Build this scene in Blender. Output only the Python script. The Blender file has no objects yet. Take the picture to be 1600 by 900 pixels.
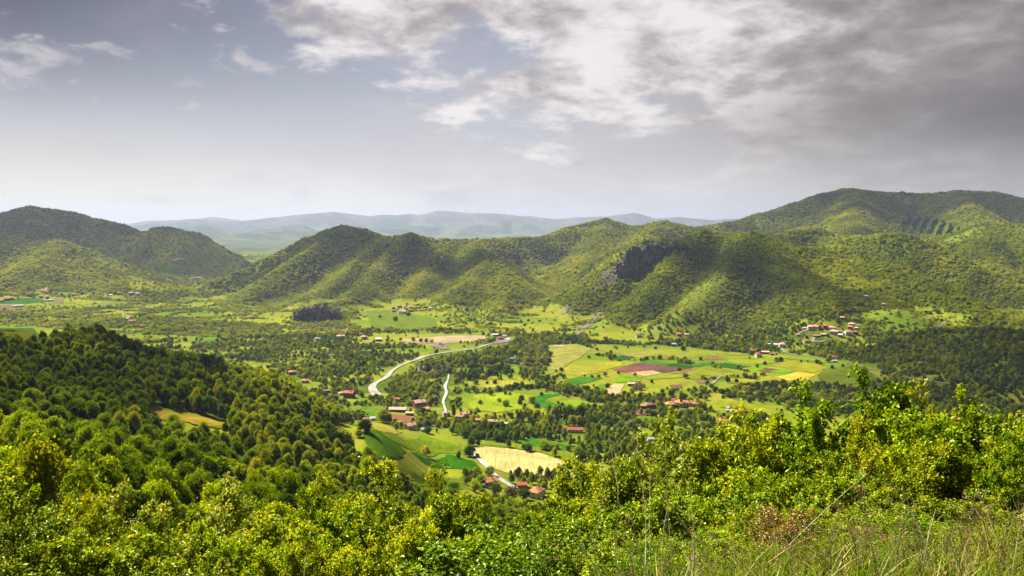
import bpy, math, random
import numpy as np
from mathutils import Vector, Matrix
from mathutils.geometry import delaunay_2d_cdt

# ------------------------------------------------------------------ camera, light, exposure
SC = bpy.context.scene
COL = SC.collection
R = math.radians
EYE = 200.0                       # height of the eye above the valley floor, metres
F = 1256.0                        # focal length in photo pixels (1600 wide)
PITCH = math.atan(100.0 / F)      # camera looks this far below the horizontal
SUN_EL, SUN_AZ = R(46), R(-48)    # sun high, ahead of the camera, to the left
EXPO = 1.85

cd = bpy.data.cameras.new('camera')
cd.sensor_width = 36.0
cd.lens = 36.0 * F / 1600.0
cd.clip_start = 0.1
cd.clip_end = 60000.0
cam = bpy.data.objects.new('camera', cd)
COL.objects.link(cam)
cam.location = (0, 0, EYE)
cam.rotation_euler = (R(90) - PITCH, 0, 0)
SC.camera = cam

vs = SC.view_settings
vs.view_transform = 'Standard'
vs.look = 'None'
vs.exposure = EXPO
vs.gamma = 1.0
vs.use_curve_mapping = False
cy = SC.cycles
cy.max_bounces = 5
cy.diffuse_bounces = 2
cy.glossy_bounces = 2
cy.transmission_bounces = 3
cy.volume_bounces = 0
cy.transparent_max_bounces = 8
cy.use_denoising = True
cy.use_adaptive_sampling = True
cy.adaptive_threshold = 0.02
cy.sample_clamp_indirect = 4.0
cy.caustics_reflective = False
cy.caustics_refractive = False

sl = bpy.data.lights.new('sun', 'SUN')
sl.energy = 5.0
sl.angle = R(0.5)
sl.color = (1.0, 0.93, 0.80)
sun = bpy.data.objects.new('sun', sl)
COL.objects.link(sun)
sun_dir = Vector((math.sin(SUN_AZ) * math.cos(SUN_EL), math.cos(SUN_AZ) * math.cos(SUN_EL), math.sin(SUN_EL)))
sun.rotation_euler = sun_dir.to_track_quat('Z', 'Y').to_euler()
sun.location = (0, 0, 600)


class NT:
    """tiny node-tree writer"""
    def __init__(self, tree):
        self.t = tree
        self.n = tree.nodes
        self.l = tree.links

    def node(self, typ, **kw):
        nd = self.n.new(typ)
        for k, v in kw.items():
            setattr(nd, k, v)
        return nd

    def put(self, sock, v):
        if isinstance(v, bpy.types.NodeSocket):
            self.l.new(v, sock)
        elif isinstance(v, (tuple, list)):
            v = tuple(v)
            if len(sock.default_value) == 4 and len(v) == 3:
                v = v + (1.0,)
            sock.default_value = v
        else:
            sock.default_value = v

    def m(self, op, a, b=0.0, c=0.0, clamp=False):
        nd = self.node('ShaderNodeMath', operation=op, use_clamp=clamp)
        self.put(nd.inputs[0], a)
        self.put(nd.inputs[1], b)
        if op in ('MULTIPLY_ADD',):
            self.put(nd.inputs[2], c)
        return nd.outputs[0]

    def ss(self, v, lo, hi, a=0.0, b=1.0):
        nd = self.node('ShaderNodeMapRange', interpolation_type='SMOOTHSTEP')
        self.put(nd.inputs['Value'], v)
        for k, x in (('From Min', lo), ('From Max', hi), ('To Min', a), ('To Max', b)):
            self.put(nd.inputs[k], x)
        return nd.outputs[0]

    def mix(self, f, a, b):
        nd = self.node('ShaderNodeMix', data_type='RGBA')
        self.put(nd.inputs[0], f)
        self.put(nd.inputs[6], a)
        self.put(nd.inputs[7], b)
        return nd.outputs[2]

    def noise(self, vec, scale, detail=4.0, rough=0.55, dist=0.0):
        nd = self.node('ShaderNodeTexNoise')
        self.put(nd.inputs['Vector'], vec)
        self.put(nd.inputs['Scale'], scale)
        self.put(nd.inputs['Detail'], detail)
        self.put(nd.inputs['Roughness'], rough)
        self.put(nd.inputs['Distortion'], dist)
        return nd.outputs[0]


def make_world():
    w = bpy.data.worlds.new('World')
    SC.world = w
    w.use_nodes = True
    N = NT(w.node_tree)
    N.n.clear()
    S = 0.1
    K = 1.0 / (S * 2 ** EXPO)                         # radiance written as it shows in the picture
    def c(r, g, b):
        return (r * K, g * K, b * K)
    sky = N.node('ShaderNodeTexSky', sky_type='NISHITA', sun_disc=False, sun_elevation=SUN_EL, sun_rotation=SUN_AZ,
                 air_density=1.0, dust_density=1.5, ozone_density=1.5)
    tc = N.node('ShaderNodeTexCoord')
    sp = N.node('ShaderNodeSeparateXYZ')
    N.put(sp.inputs[0], tc.outputs['Generated'])
    x, y, z = sp.outputs
    ymax = N.m('MAXIMUM', y, 0.15)
    u = N.m('DIVIDE', x, ymax)                        # tangent of the azimuth from north
    e = N.m('DIVIDE', z, N.m('SQRT', N.m('ADD', N.m('MULTIPLY', x, x), N.m('MULTIPLY', y, y))))
    # cloud-deck coordinates: a plane overhead, so clouds get smaller and flatter to the horizon
    zz = N.m('ADD', N.m('MAXIMUM', z, 0.0), 0.26)
    cb = N.node('ShaderNodeCombineXYZ')
    N.put(cb.inputs[0], N.m('DIVIDE', x, zz))
    N.put(cb.inputs[1], N.m('DIVIDE', y, zz))
    P = cb.outputs[0]
    n1 = N.noise(P, 2.7, 12.0, 0.60, 0.2)
    n2 = N.noise(P, 2.0, 10.0, 0.58, 0.35)
    n3 = N.noise(P, 7.0, 9.0, 0.62, 0.15)
    # clear air: physical sky thinned out, deeper away from the horizon
    gr = N.node('ShaderNodeValToRGB')
    r = gr.color_ramp
    stops = [(0.0, (.92, .89, .875)), (.022, (.80, .765, .75)), (.085, (.52, .485, .49)), (.16, (.37, .355, .39)),
             (.22, (.30, .285, .335)), (.29, (.20, .195, .255)), (.6, (.10, .13, .25)), (1.0, (.08, .11, .24))]
    while len(r.elements) < len(stops):
        r.elements.new(0.5)
    for el, (p, col) in zip(r.elements, stops):
        el.position = p
        el.color = (*col, 1)
    N.put(gr.inputs[0], e)
    vm = N.node('ShaderNodeVectorMath', operation='SCALE')
    N.put(vm.inputs[0], gr.outputs[0])
    vm.inputs['Scale'].default_value = K
    clear = N.mix(0.08, vm.outputs[0], sky.outputs[0])
    # up to the left, the blue is deeper
    dl = N.m('MULTIPLY', N.ss(u, 0.05, -0.65), N.ss(e, 0.05, 0.26))
    clear = N.mix(N.m('MULTIPLY', dl, 0.90), clear, c(.080, .085, .135))
    # thin veil of high cloud
    veil = N.m('MULTIPLY', N.ss(N.m('ADD', n2, N.m('MULTIPLY', u, .35)), 0.36, 0.70), N.ss(e, 0.34, 0.06))
    clear = N.mix(N.m('MULTIPLY', veil, 0.75), clear, c(.62, .585, .60))
    # the cloud bank filling the right of the sky
    edge = N.m('SUBTRACT', 0.142, N.m('MULTIPLY', u, 0.30))
    h = N.m('SUBTRACT', e, edge)
    cover = N.m('ADD', N.m('MULTIPLY', h, 8.0), N.m('MULTIPLY', N.m('SUBTRACT', n1, 0.5), 4.6))
    a = N.ss(cover, -0.12, 0.42)
    thick = N.m('ADD', N.m('MULTIPLY', h, 1.3), N.m('MULTIPLY', N.m('SUBTRACT', n2, 0.5), 4.6))
    thick = N.m('ADD', thick, N.m('MULTIPLY', N.m('SUBTRACT', n3, 0.5), 3.4))
    thick = N.m('ADD', thick, N.m('MULTIPLY', N.ss(u, 0.15, 0.65), 0.70))
    cloudcol = N.mix(N.ss(thick, -0.45, 1.0), c(.92, .87, .85), c(.41, .365, .36))
    cloudcol = N.mix(N.ss(thick, 0.75, 1.9), cloudcol, c(.20, .175, .18))
    # grey stratus under the bank, to the right
    st = N.m('MULTIPLY', N.ss(N.m('ADD', u, N.m('MULTIPLY', N.m('SUBTRACT', n2, .5), .5)), -0.15, 0.75), N.ss(e, 0.03, 0.15))
    stc = N.mix(N.ss(u, 0.1, 0.75), c(.50, .455, .455), c(.20, .18, .19))
    base = N.mix(N.m('MULTIPLY', st, 0.92), clear, stc)
    out = N.mix(N.m('MULTIPLY', a, 0.94), base, cloudcol)
    # the far right is the heart of the bank and darkest
    out = N.mix(N.m('MULTIPLY', N.m('MULTIPLY', N.ss(u, .38, .70), N.ss(e, .02, .12)), .55), out, c(.16, .14, .15))
    sm = N.m('MULTIPLY', N.ss(N.m('SUBTRACT', u, N.m('MULTIPLY', e, 1.1)), -.02, .30), N.ss(e, .245, .12))
    out = N.mix(N.m('MULTIPLY', sm, .80), out, N.mix(N.ss(u, .15, .7), N.mix(N.ss(e, .02, .14), c(.76, .725, .71), c(.36, .325, .325)), N.mix(N.ss(e, .03, .12), c(.42, .385, .38), c(.16, .14, .145))))
    out = N.mix(N.m('MULTIPLY', N.m('MULTIPLY', N.ss(u, .30, .66), N.ss(e, .16, .28)), .50), out, c(.11, .095, .10))
    # separate small clouds to the left: (u, e, half width, half height, strength)
    nl = N.noise(P, 9.0, 8.0, 0.62, 0.5)
    for (cu, ce, wu, we, k) in [(-.60, .170, .105, .045, .8), (-.33, .190, .065, .020, .85), (-.355, .223, .018, .011, .9),
                                (-.41, .223, .014, .009, .8), (-.245, .183, .024, .010, .9), (-.39, .135, .020, .007, .7),
                                (-.485, .190, .06, .010, .55), (-.115, .103, .018, .008, .6), (-.27, .222, .012, .007, .5),
                                (-.40, .160, .030, .010, .45)]:
        du = N.m('DIVIDE', N.m('SUBTRACT', u, cu), wu)
        de = N.m('DIVIDE', N.m('SUBTRACT', e, ce), we)
        d = N.m('SQRT', N.m('ADD', N.m('MULTIPLY', du, du), N.m('MULTIPLY', de, de)))
        v = N.m('ADD', N.m('SUBTRACT', 0.75, d), N.m('MULTIPLY', N.m('SUBTRACT', nl, 0.5), 4.0))
        out = N.mix(N.ss(v, 0.0, 0.9, 0.0, k * .8), out, c(.66, .63, .62))
    # nothing bright behind the camera or below the ground
    out = N.mix(N.ss(y, 0.12, -0.25), out, c(.11, .13, .19))
    bg = N.node('ShaderNodeBackground')
    N.put(bg.inputs[0], out)
    bg.inputs[1].default_value = S
    o = N.node('ShaderNodeOutputWorld')
    N.l.new(bg.outputs[0], o.inputs[0])


make_world()

# ------------------------------------------------------------------ numbers: noise, pixels to points, terrain
def hash2(ix, iy, seed):
    h = (ix.astype(np.int64) * 374761393 + iy.astype(np.int64) * 668265263 + seed * 974711) & 0xffffffff
    h = ((h ^ (h >> 13)) * 1274126177) & 0xffffffff
    return ((h ^ (h >> 16)) & 0xffff) / 65535.0


def vnoise(x, y, seed=0):
    ix, iy = np.floor(x), np.floor(y)
    fx, fy = x - ix, y - iy
    ux, uy = fx * fx * fx * (fx * (fx * 6 - 15) + 10), fy * fy * fy * (fy * (fy * 6 - 15) + 10)
    a, b = hash2(ix, iy, seed), hash2(ix + 1, iy, seed)
    c, d = hash2(ix, iy + 1, seed), hash2(ix + 1, iy + 1, seed)
    return (a + (b - a) * ux) * (1 - uy) + (c + (d - c) * ux) * uy


def fbm(x, y, octaves=4, seed=0, gain=0.5):
    s, amp, tot = 0.0, 1.0, 0.0
    for k in range(octaves):
        s = s + amp * vnoise(x + 17.3 * k, y - 9.1 * k, seed + k)
        tot += amp
        amp *= gain
        x, y = 1.6 * x + 1.2 * y, -1.2 * x + 1.6 * y
    return s / tot


def ridged(x, y, octaves=4, seed=0):
    s, amp, tot = 0.0, 1.0, 0.0
    for k in range(octaves):
        s = s + amp * (1 - np.abs(2 * vnoise(x + 7.3 * k, y + 3.1 * k, seed + k) - 1))
        tot += amp
        amp *= 0.5
        x, y = 1.6 * x + 1.2 * y, -1.2 * x + 1.6 * y
    return s / tot


def sstep(v, lo, hi):
    t = np.clip((v - lo) / (hi - lo), 0, 1)
    return t * t * (3 - 2 * t)


CP, SP = math.cos(PITCH), math.sin(PITCH)


def ray(px, py):
    """photo pixel -> azimuth, and rise per metre of horizontal distance"""
    px, py = np.asarray(px, float), np.asarray(py, float)
    a, b = (px - 800) / F, (450 - py) / F
    y, z = CP + b * SP, -SP + b * CP
    return np.arctan2(a, y), z / np.hypot(a, y)


def at(px, py, d):
    az, s = ray(px, py)
    return np.stack([d * np.sin(az), d * np.cos(az), EYE + s * d], -1)


def to_pix(x, y, z):
    z = z - EYE
    f = y * CP - z * SP
    u = y * SP + z * CP
    f = np.where(f < 0.1, 0.1, f)
    return 800 + F * x / f, 450 - F * u / f


# ridge lines: list of (photo x, photo y, distance), side slope, crest roundness
RIDGES = [
    # left hill with the two light spurs
    ([(215, 474, 2500), (300, 452, 2450), (370, 425, 2500), (430, 398, 2550), (480, 372, 2600), (512, 359, 2620), (540, 353, 2640), (575, 360, 2660),
      (605, 371, 2700), (640, 367, 2600), (690, 377, 2700)], .62, 10),
    ([(540, 353, 2640), (480, 395, 2430), (420, 432, 2230), (360, 470, 2060)], .60, 10),
    ([(600, 374, 2600), (560, 405, 2380), (520, 440, 2180), (450, 478, 2000)], .62, 10),
    ([(640, 367, 2600), (600, 408, 2350), (575, 440, 2150), (545, 465, 1950), (500, 482, 1800), (470, 492, 1740)], .7, 16),
    ([(690, 377, 2700), (690, 400, 2500), (665, 430, 2250), (640, 458, 2080)], .55, 15),
    ([(735, 379, 2700), (770, 402, 2300), (790, 430, 2080), (800, 462, 1880), (770, 492, 1700)], .60, 18),
    ([(770, 402, 2300), (735, 440, 2050), (715, 470, 1860)], .6, 14),
    # saddle and the hills behind
    ([(690, 377, 2700), (740, 374, 2900), (800, 372, 3000), (850, 370, 3050), (900, 354, 3300), (945, 344, 3400), (985, 355, 3300), (1040, 347, 3200), (1095, 358, 3150),
      (1150, 366, 3200)], .5, 30),
    ([(945, 344, 3400), (940, 378, 2950), (925, 405, 2600), (905, 440, 2300)], .34, 25),
    ([(1040, 347, 3200), (1010, 372, 2800), (950, 400, 2500)], .45, 20),
    # rocky hill with the cliff
    ([(870, 520, 1650), (900, 482, 1730), (930, 445, 1800), (955, 415, 1860), (975, 392, 1900), (1010, 378, 1930), (1055, 375, 1960), (1080, 368, 1980), (1100, 362, 2000),
      (1135, 370, 2000), (1175, 364, 1960), (1205, 376, 1960), (1240, 388, 2000), (1300, 392, 2050)], .72, 14),
    ([(1100, 362, 2000), (1060, 400, 1850), (1030, 440, 1720), (985, 480, 1600), (950, 510, 1500)], .62, 14),
    ([(1175, 364, 1960), (1160, 395, 1820), (1130, 430, 1700), (1095, 468, 1570), (1040, 505, 1450)], .60, 14),
    ([(1205, 376, 1960), (1230, 410, 1800), (1265, 435, 1700), (1290, 455, 1600), (1290, 490, 1480)], .50, 14),
    # hills to the right of it
    ([(1190, 372, 2600), (1230, 362, 2600), (1265, 354, 2650), (1300, 366, 2600), (1345, 370, 2450), (1400, 366, 2400), (1440, 378, 2350), (1480, 397, 2300), (1530, 425, 2250),
      (1600, 450, 2200), (1720, 480, 2150)], .5, 22),
    ([(1240, 388, 2000), (1300, 396, 2050), (1370, 408, 1950), (1420, 425, 1850), (1470, 450, 1750), (1530, 480, 1650), (1600, 505, 1600), (1720, 530, 1550)], .45, 18),
    ([(1300, 396, 2050), (1330, 430, 1850), (1370, 462, 1680), (1400, 485, 1560)], .42, 18),
    ([(1450, 372, 3300), (1490, 362, 3100), (1540, 352, 3000), (1600, 350, 2950), (1720, 346, 2900)], .5, 25),
    ([(1540, 352, 3000), (1530, 385, 2700), (1560, 420, 2500)], .45, 20),
    # big mountain, far right
    ([(1090, 356, 3900), (1150, 346, 4100), (1200, 332, 4200), (1250, 316, 4350), (1290, 302, 4500), (1325, 296, 4550), (1370, 300, 4600), (1440, 303, 4700), (1500, 300, 4700),
      (1550, 300, 4700), (1600, 311, 4600), (1680, 330, 4500), (1800, 342, 4400)], .42, 60),
    ([(1325, 296, 4550), (1340, 325, 4000), (1330, 350, 3500)], .35, 40),
    ([(1500, 300, 4700), (1520, 330, 4000), (1530, 350, 3600)], .35, 40),
    # low wooded shoulder on the right
    ([(1420, 545, 1330), (1480, 520, 1380), (1560, 520, 1350), (1640, 530, 1300), (1760, 540, 1250)], .30, 30),
    ([(1560, 520, 1350), (1600, 560, 1180), (1660, 590, 1100)], .28, 26),
    # left mountains
    ([(-260, 352, 4600), (-120, 350, 4600), (-40, 346, 4600), (0, 339, 4600), (25, 328, 4600), (45, 323, 4600), (75, 326, 4600), (110, 330, 4550), (145, 341, 4500),
      (180, 348, 4450), (210, 360, 4400), (240, 372, 4300)], .50, 26),
    ([(45, 323, 4600), (60, 360, 4100), (30, 385, 3700)], .45, 30),
    ([(145, 341, 4500), (170, 370, 4100), (150, 392, 3800)], .45, 30),
    ([(200, 372, 4100), (230, 361, 4000), (258, 354, 3950), (285, 362, 3900), (300, 361, 3900), (325, 378, 3800), (350, 395, 3700), (378, 408, 3600)], .55, 18),
    ([(258, 354, 3950), (225, 382, 3700), (190, 405, 3500)], .5, 20),
    ([(285, 362, 3900), (275, 385, 3600), (262, 402, 3400)], .5, 20),
    ([(-200, 400, 3200), (-60, 392, 3200), (0, 390, 3200), (50, 380, 3150), (85, 378, 3100), (130, 392, 3000), (165, 412, 2900), (200, 428, 2800)], .35, 30),
    ([(85, 378, 3100), (60, 410, 2800), (20, 435, 2600)], .33, 30),
    ([(165, 442, 2500), (205, 440, 2400), (235, 438, 2350), (262, 446, 2300)], .35, 10),
]
FAR = [
    ([(-300, 348, 17812), (-100, 352, 17812), (100, 350, 17812), (200, 354, 17812), (260, 345, 18375), (310, 341, 18750), (370, 344, 18750), (400, 341, 18750), (460, 334, 18750), (520, 329, 18750),
      (555, 333, 18750), (580, 336, 18750), (640, 334, 19125), (655, 336, 19125), (685, 329, 19125), (740, 333, 19125), (770, 333, 19125), (800, 336, 19125), (840, 338, 19500),
      (870, 341, 19500), (900, 338, 19500), (950, 336, 19500), (990, 331, 19500), (1020, 340, 19500), (1060, 337, 19500), (1110, 342, 19500), (1150, 340, 19500), (1200, 346, 19500), (1500, 340, 19500), (1800, 345, 19500)], .34, 60),
    ([(300, 388, 12000), (360, 368, 12750), (420, 355, 13875), (470, 350, 14625)], .34, 50),
    ([(380, 400, 10125), (450, 380, 11062), (520, 362, 12375), (560, 352, 13500)], .34, 50),
    ([(560, 372, 12000), (600, 356, 13875), (650, 352, 14250), (700, 354, 14250), (740, 362, 13500)], .34, 50),
    ([(740, 352, 15375), (800, 342, 16125), (860, 352, 15375), (920, 350, 15375)], .34, 50),
    ([(-150, 342, 23437), (200, 349, 23437), (230, 344, 23437), (300, 342, 23437), (330, 338, 23437), (370, 342, 23437)], .34, 60),
    ([(200, 372, 11250), (260, 358, 13125), (330, 350, 15000)], .34, 50),
    ([(180, 404, 7000), (240, 396, 7400), (300, 392, 7600), (370, 386, 8000), (450, 380, 8500)], .22, 60),
    ([(180, 384, 9500), (260, 375, 9800), (330, 366, 10400), (400, 364, 10800), (480, 358, 11500)], .24, 60),
    ([(300, 376, 9000), (360, 396, 7400), (420, 398, 6800)], .2, 40),
]


def ridge_height(x, y, pts, slope, rnd):
    P = np.array([at(*p) for p in pts])
    best = np.full(x.shape, -1e4)
    dmin = np.full(x.shape, 1e9)
    for k in range(len(P) - 1):
        a, b = P[k], P[k + 1]
        dx, dy = b[0] - a[0], b[1] - a[1]
        L2 = dx * dx + dy * dy + 1e-6
        t = np.clip(((x - a[0]) * dx + (y - a[1]) * dy) / L2, 0, 1)
        d = np.hypot(x - a[0] - t * dx, y - a[1] - t * dy)
        z = a[2] + (b[2] - a[2]) * t
        h = z - slope * (np.sqrt(d * d + rnd * rnd) - rnd)
        best = np.maximum(best, h)
        dmin = np.minimum(dmin, d)
    return best, dmin


# the camera's own hillside: per photo column, (distance, height) pairs
NEAR_R = np.array([0, 4, 6.5, 10, 15, 22, 30, 60, 120, 200, 300, 400, 450, 520, 600, 700, 850, 1000, 1200])
NEAR = {
    -260: [198.4, 197.2, 196.1, 194.5, 193, 191.5, 190, 182, 168, 158, 152, 148, 147, 146, 145, 130, 90, 45, 0],
    0: [198.4, 197.2, 195.9, 194.2, 192, 189.5, 187, 177, 162, 148, 139, 134, 133, 134, 135, 112, 60, 15, -4],
    130: [198.4, 197.2, 195.9, 194, 191.5, 189, 186, 175, 158, 142, 131, 126, 126, 128, 127, 100, 50, 10, -4],
    250: [198.4, 197.2, 195.8, 193.8, 191.2, 188, 184, 173, 154, 136, 122, 111, 110, 113, 108, 84, 38, 6, -4],
    400: [198.4, 197.2, 195.7, 193.6, 190.8, 187.4, 183, 171, 150, 128, 109, 101, 101, 101, 90, 62, 18, 0, -4],
    560: [198.4, 197.2, 195.6, 193.4, 190.5, 187, 182.5, 169, 146, 118, 95, 83, 80, 71, 53, 24, 3, -3, -4],
    700: [198.4, 197.2, 195.6, 193.3, 190.4, 187, 182, 167, 141, 110, 80, 55, 42, 27, 14, 4, 0, -3, -4],
    850: [198.4, 197.7, 196.2, 194, 190.6, 187, 182, 166, 140, 108, 75, 43, 29, 12, 3, 0, 0, -3, -4],
    1100: [198.4, 197.9, 197, 195.2, 191.6, 187.6, 182, 166, 139, 107, 72, 38, 24, 8, 0, 0, 0, -3, -4],
    1350: [198.4, 198.1, 197.4, 195.8, 193.0, 188.4, 183, 167, 141, 110, 76, 44, 30, 14, 4, 0, 0, -3, -4],
    1470: [198.4, 198.1, 197.4, 195.8, 193.0, 188.8, 183.6, 169, 143, 116, 90, 70, 60, 50, 40, 16, 0, -3, -4],
    1600: [198.4, 198.2, 197.6, 196.2, 194.0, 190, 186, 173, 151, 130, 108, 90, 82, 72, 62, 38, 6, -3, -4],
    1860: [198.4, 198.2, 197.6, 196.2, 194.0, 192, 190, 184, 172, 160, 148, 138, 130, 120, 110, 90, 50, 10, -4],
}
_cols = sorted(NEAR)
_naz = np.array([float(ray(c, 450)[0]) for c in _cols])
_naz = np.concatenate([[-math.pi, -1.6], _naz, [1.6, math.pi]])
_rear = [198.4, 198.6, 198.8, 199, 199.5, 200, 201, 204, 209, 216, 224, 230, 232, 236, 240, 244, 250, 255, 260]
_nz = np.array([_rear, _rear] + [NEAR[c] for c in _cols] + [_rear, _rear], float)


def near_height(az, r):
    # smooth in log distance: resample every column with a cubic-like blend
    lr = np.log(np.clip(r, 0, 1200) + 6.0)
    R0 = np.log(NEAR_R + 6.0)
    cols = np.stack([np.interp(lr + o, R0, row) for row in _nz for o in (-.05, 0, .05)], 0)
    cols = cols.reshape(len(_nz), 3, *r.shape).mean(1)
    i = np.clip(np.searchsorted(_naz, az) - 1, 0, len(_naz) - 2)
    t = (az - _naz[i]) / (_naz[i + 1] - _naz[i])
    t = t * t * (3 - 2 * t)
    flat = cols.reshape(len(_nz), -1)
    idx = np.arange(r.size).reshape(r.shape)
    return flat[i, idx] * (1 - t) + flat[i + 1, idx] * t


def terrain(x, y):
    shp = x.shape
    x, y = x.ravel(), y.ravel()
    r = np.hypot(x, y)
    az = np.arctan2(x, y)
    near = near_height(az, r)
    near = near + (fbm(x / 60, y / 60, 3, 5) - .5) * 10 * sstep(r, 60, 200) * (1 - sstep(r, 800, 1100)) * sstep(near, 3, 30)
    near = near + (fbm(x / 4, y / 4, 3, 8) - .5) * .8 * sstep(r, 4, 12)
    near = near - 1000 * sstep(r, 1150, 1400) * (np.abs(az) < 1.2) - 1000 * sstep(r, 2500, 5000)
    # gentle warp so that slopes are not ruled surfaces
    wx = x + (fbm(x / 260, y / 260, 3, 21) - .5) * 110 * sstep(r, 1100, 1900)
    wy = y + (fbm(x / 260 + 40, y / 260, 3, 31) - .5) * 110 * sstep(r, 1100, 1900)
    acc = np.zeros_like(x)
    dm = np.full(x.shape, 1e9)
    k = 9.0
    stack = []
    mid = (r > 1000)
    for pts, s, c in RIDGES:
        # keep the crest itself unwarped so the skyline stays true
        h, d0 = ridge_height(x, y, pts, s, c)
        f = sstep(d0, 30, 220)
        h2, d = ridge_height(x + (wx - x) * f, y + (wy - y) * f, pts, s, c)
        stack.append(h2)
        dm = np.minimum(dm, d0)
    for pts, s, c in FAR:
        h, d0 = ridge_height(x, y, pts, s, c)
        stack.append(h)
        dm = np.minimum(dm, d0 / 3)
    floor = (fbm(x / 170, y / 170, 3, 61) - .5) * 5
    stack.append(floor)
    M = np.max(stack, 0)
    s = np.zeros_like(M)
    for h in stack:
        s += np.exp(np.clip((h - M) / k, -30, 0))
    hh = M + k * np.log(s) - k * .25 * np.minimum(s - 1, 1)
    up = sstep(hh, 6, 60)
    away = sstep(dm, 15, 150)
    big = sstep(r, 5500, 8500)
    gx_ = x + (fbm(x / 120, y / 120, 2, 74) - .5) * 120
    gy_ = y + (fbm(x / 120 + 9, y / 120, 2, 75) - .5) * 120
    gul = ridged(gx_ / 360, gy_ / 360, 1, 71) * .35 + ridged(gx_ / 150, gy_ / 150, 4, 72) * .65
    hh = hh - (1 - gul) * 78 * up * sstep(dm, 12, 200) * (1 - big)
    hh = hh + (fbm(x / 45, y / 45, 3, 81) - .5) * 9 * up
    gul2 = ridged(x / 1500 + 5, y / 1500, 6, 91)
    hh = hh - (1 - gul2) * 420 * up * sstep(dm, 10, 300) * big
    k2 = 5.0
    mm = np.maximum(hh, near)
    out = mm + k2 * np.log(np.exp(np.clip((hh - mm) / k2, -30, 0)) + np.exp(np.clip((near - mm) / k2, -30, 0)))
    out = np.where(r < 1000, np.where(r < 500, near, out), out)
    t = sstep(r, 500, 640)
    out = np.where((r > 500) & (r < 640), near * (1 - t) + (mm + k2 * np.log(np.exp(np.clip((hh - mm) / k2, -30, 0)) + np.exp(np.clip((near - mm) / k2, -30, 0)))) * t, out)
    # far off, the land ends in one even plain
    return out.reshape(shp)


AZ = np.concatenate([np.arange(-180, -44, 3.0), np.arange(-44, 44, 0.075), np.arange(44, 180.1, 3.0)]) * math.pi / 180
RR = np.concatenate([[0.0], np.geomspace(1.2, 38000, 800)])
_a, _r = np.meshgrid(AZ, RR)
GZ = terrain(_r * np.sin(_a), _r * np.cos(_a))
LR = np.log(RR + 1.0)


def gz(x, y):
    """height of the ground sheet, read off its own grid"""
    x, y = np.asarray(x, float), np.asarray(y, float)
    az, r = np.arctan2(x, y), np.hypot(x, y)
    i = np.clip(np.searchsorted(AZ, az) - 1, 0, len(AZ) - 2)
    j = np.clip(np.searchsorted(RR, r) - 1, 0, len(RR) - 2)
    t = (az - AZ[i]) / (AZ[i + 1] - AZ[i])
    s = (r - RR[j]) / (RR[j + 1] - RR[j])
    return (GZ[j, i] * (1 - t) + GZ[j, i + 1] * t) * (1 - s) + (GZ[j + 1, i] * (1 - t) + GZ[j + 1, i + 1] * t) * s


def hit(px, py, rmin=20.0, rmax=9000):
    """where the line of sight through a photo pixel first meets the ground"""
    az, s = ray(px, py)
    rs = np.geomspace(rmin, rmax, 1500)
    h = gz(rs * math.sin(az), rs * math.cos(az))
    below = np.nonzero(h >= EYE + s * rs)[0]
    k = below[0] if len(below) else len(rs) - 1
    if k > 0:
        d0 = (EYE + s * rs[k - 1]) - h[k - 1]
        d1 = (EYE + s * rs[k]) - h[k]
        t = d0 / (d0 - d1 + 1e-9)
        r = rs[k - 1] + (rs[k] - rs[k - 1]) * min(max(t, 0), 1)
    else:
        r = rs[k]
    x, y = r * math.sin(az), r * math.cos(az)
    return float(x), float(y), float(gz(x, y))


def in_poly(px, py, poly):
    c = np.zeros(px.shape, bool)
    n = len(poly)
    for i in range(n):
        x1, y1 = poly[i]
        x2, y2 = poly[(i + 1) % n]
        cond = ((y1 > py) != (y2 > py)) & (px < (x2 - x1) * (py - y1) / ((y2 - y1) + 1e-12) + x1)
        c ^= cond
    return c


def near_line(px, py, pts, w):
    d = np.full(px.shape, 1e9)
    for (x1, y1), (x2, y2) in zip(pts[:-1], pts[1:]):
        dx, dy = x2 - x1, y2 - y1
        t = np.clip(((px - x1) * dx + (py - y1) * dy) / (dx * dx + dy * dy + 1e-9), 0, 1)
        d = np.minimum(d, np.hypot(px - x1 - t * dx, py - y1 - t * dy))
    return d < w


# ------------------------------------------------------------------ objects: helpers
def tag(o, label=None, cat=None, group=None, kind=None):
    if label:
        o['label'] = label
    if cat:
        o['category'] = cat
    if group:
        o['group'] = group
    if kind:
        o['kind'] = kind
    return o


def empty(name, loc=(0, 0, 0), rz=0.0, sc=1.0):
    o = bpy.data.objects.new(name, None)
    o.location = loc
    o.rotation_euler = (0, 0, rz)
    o.scale = (sc,) * 3 if isinstance(sc, (int, float)) else sc
    o.empty_display_size = 0.2
    COL.objects.link(o)
    return o


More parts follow.
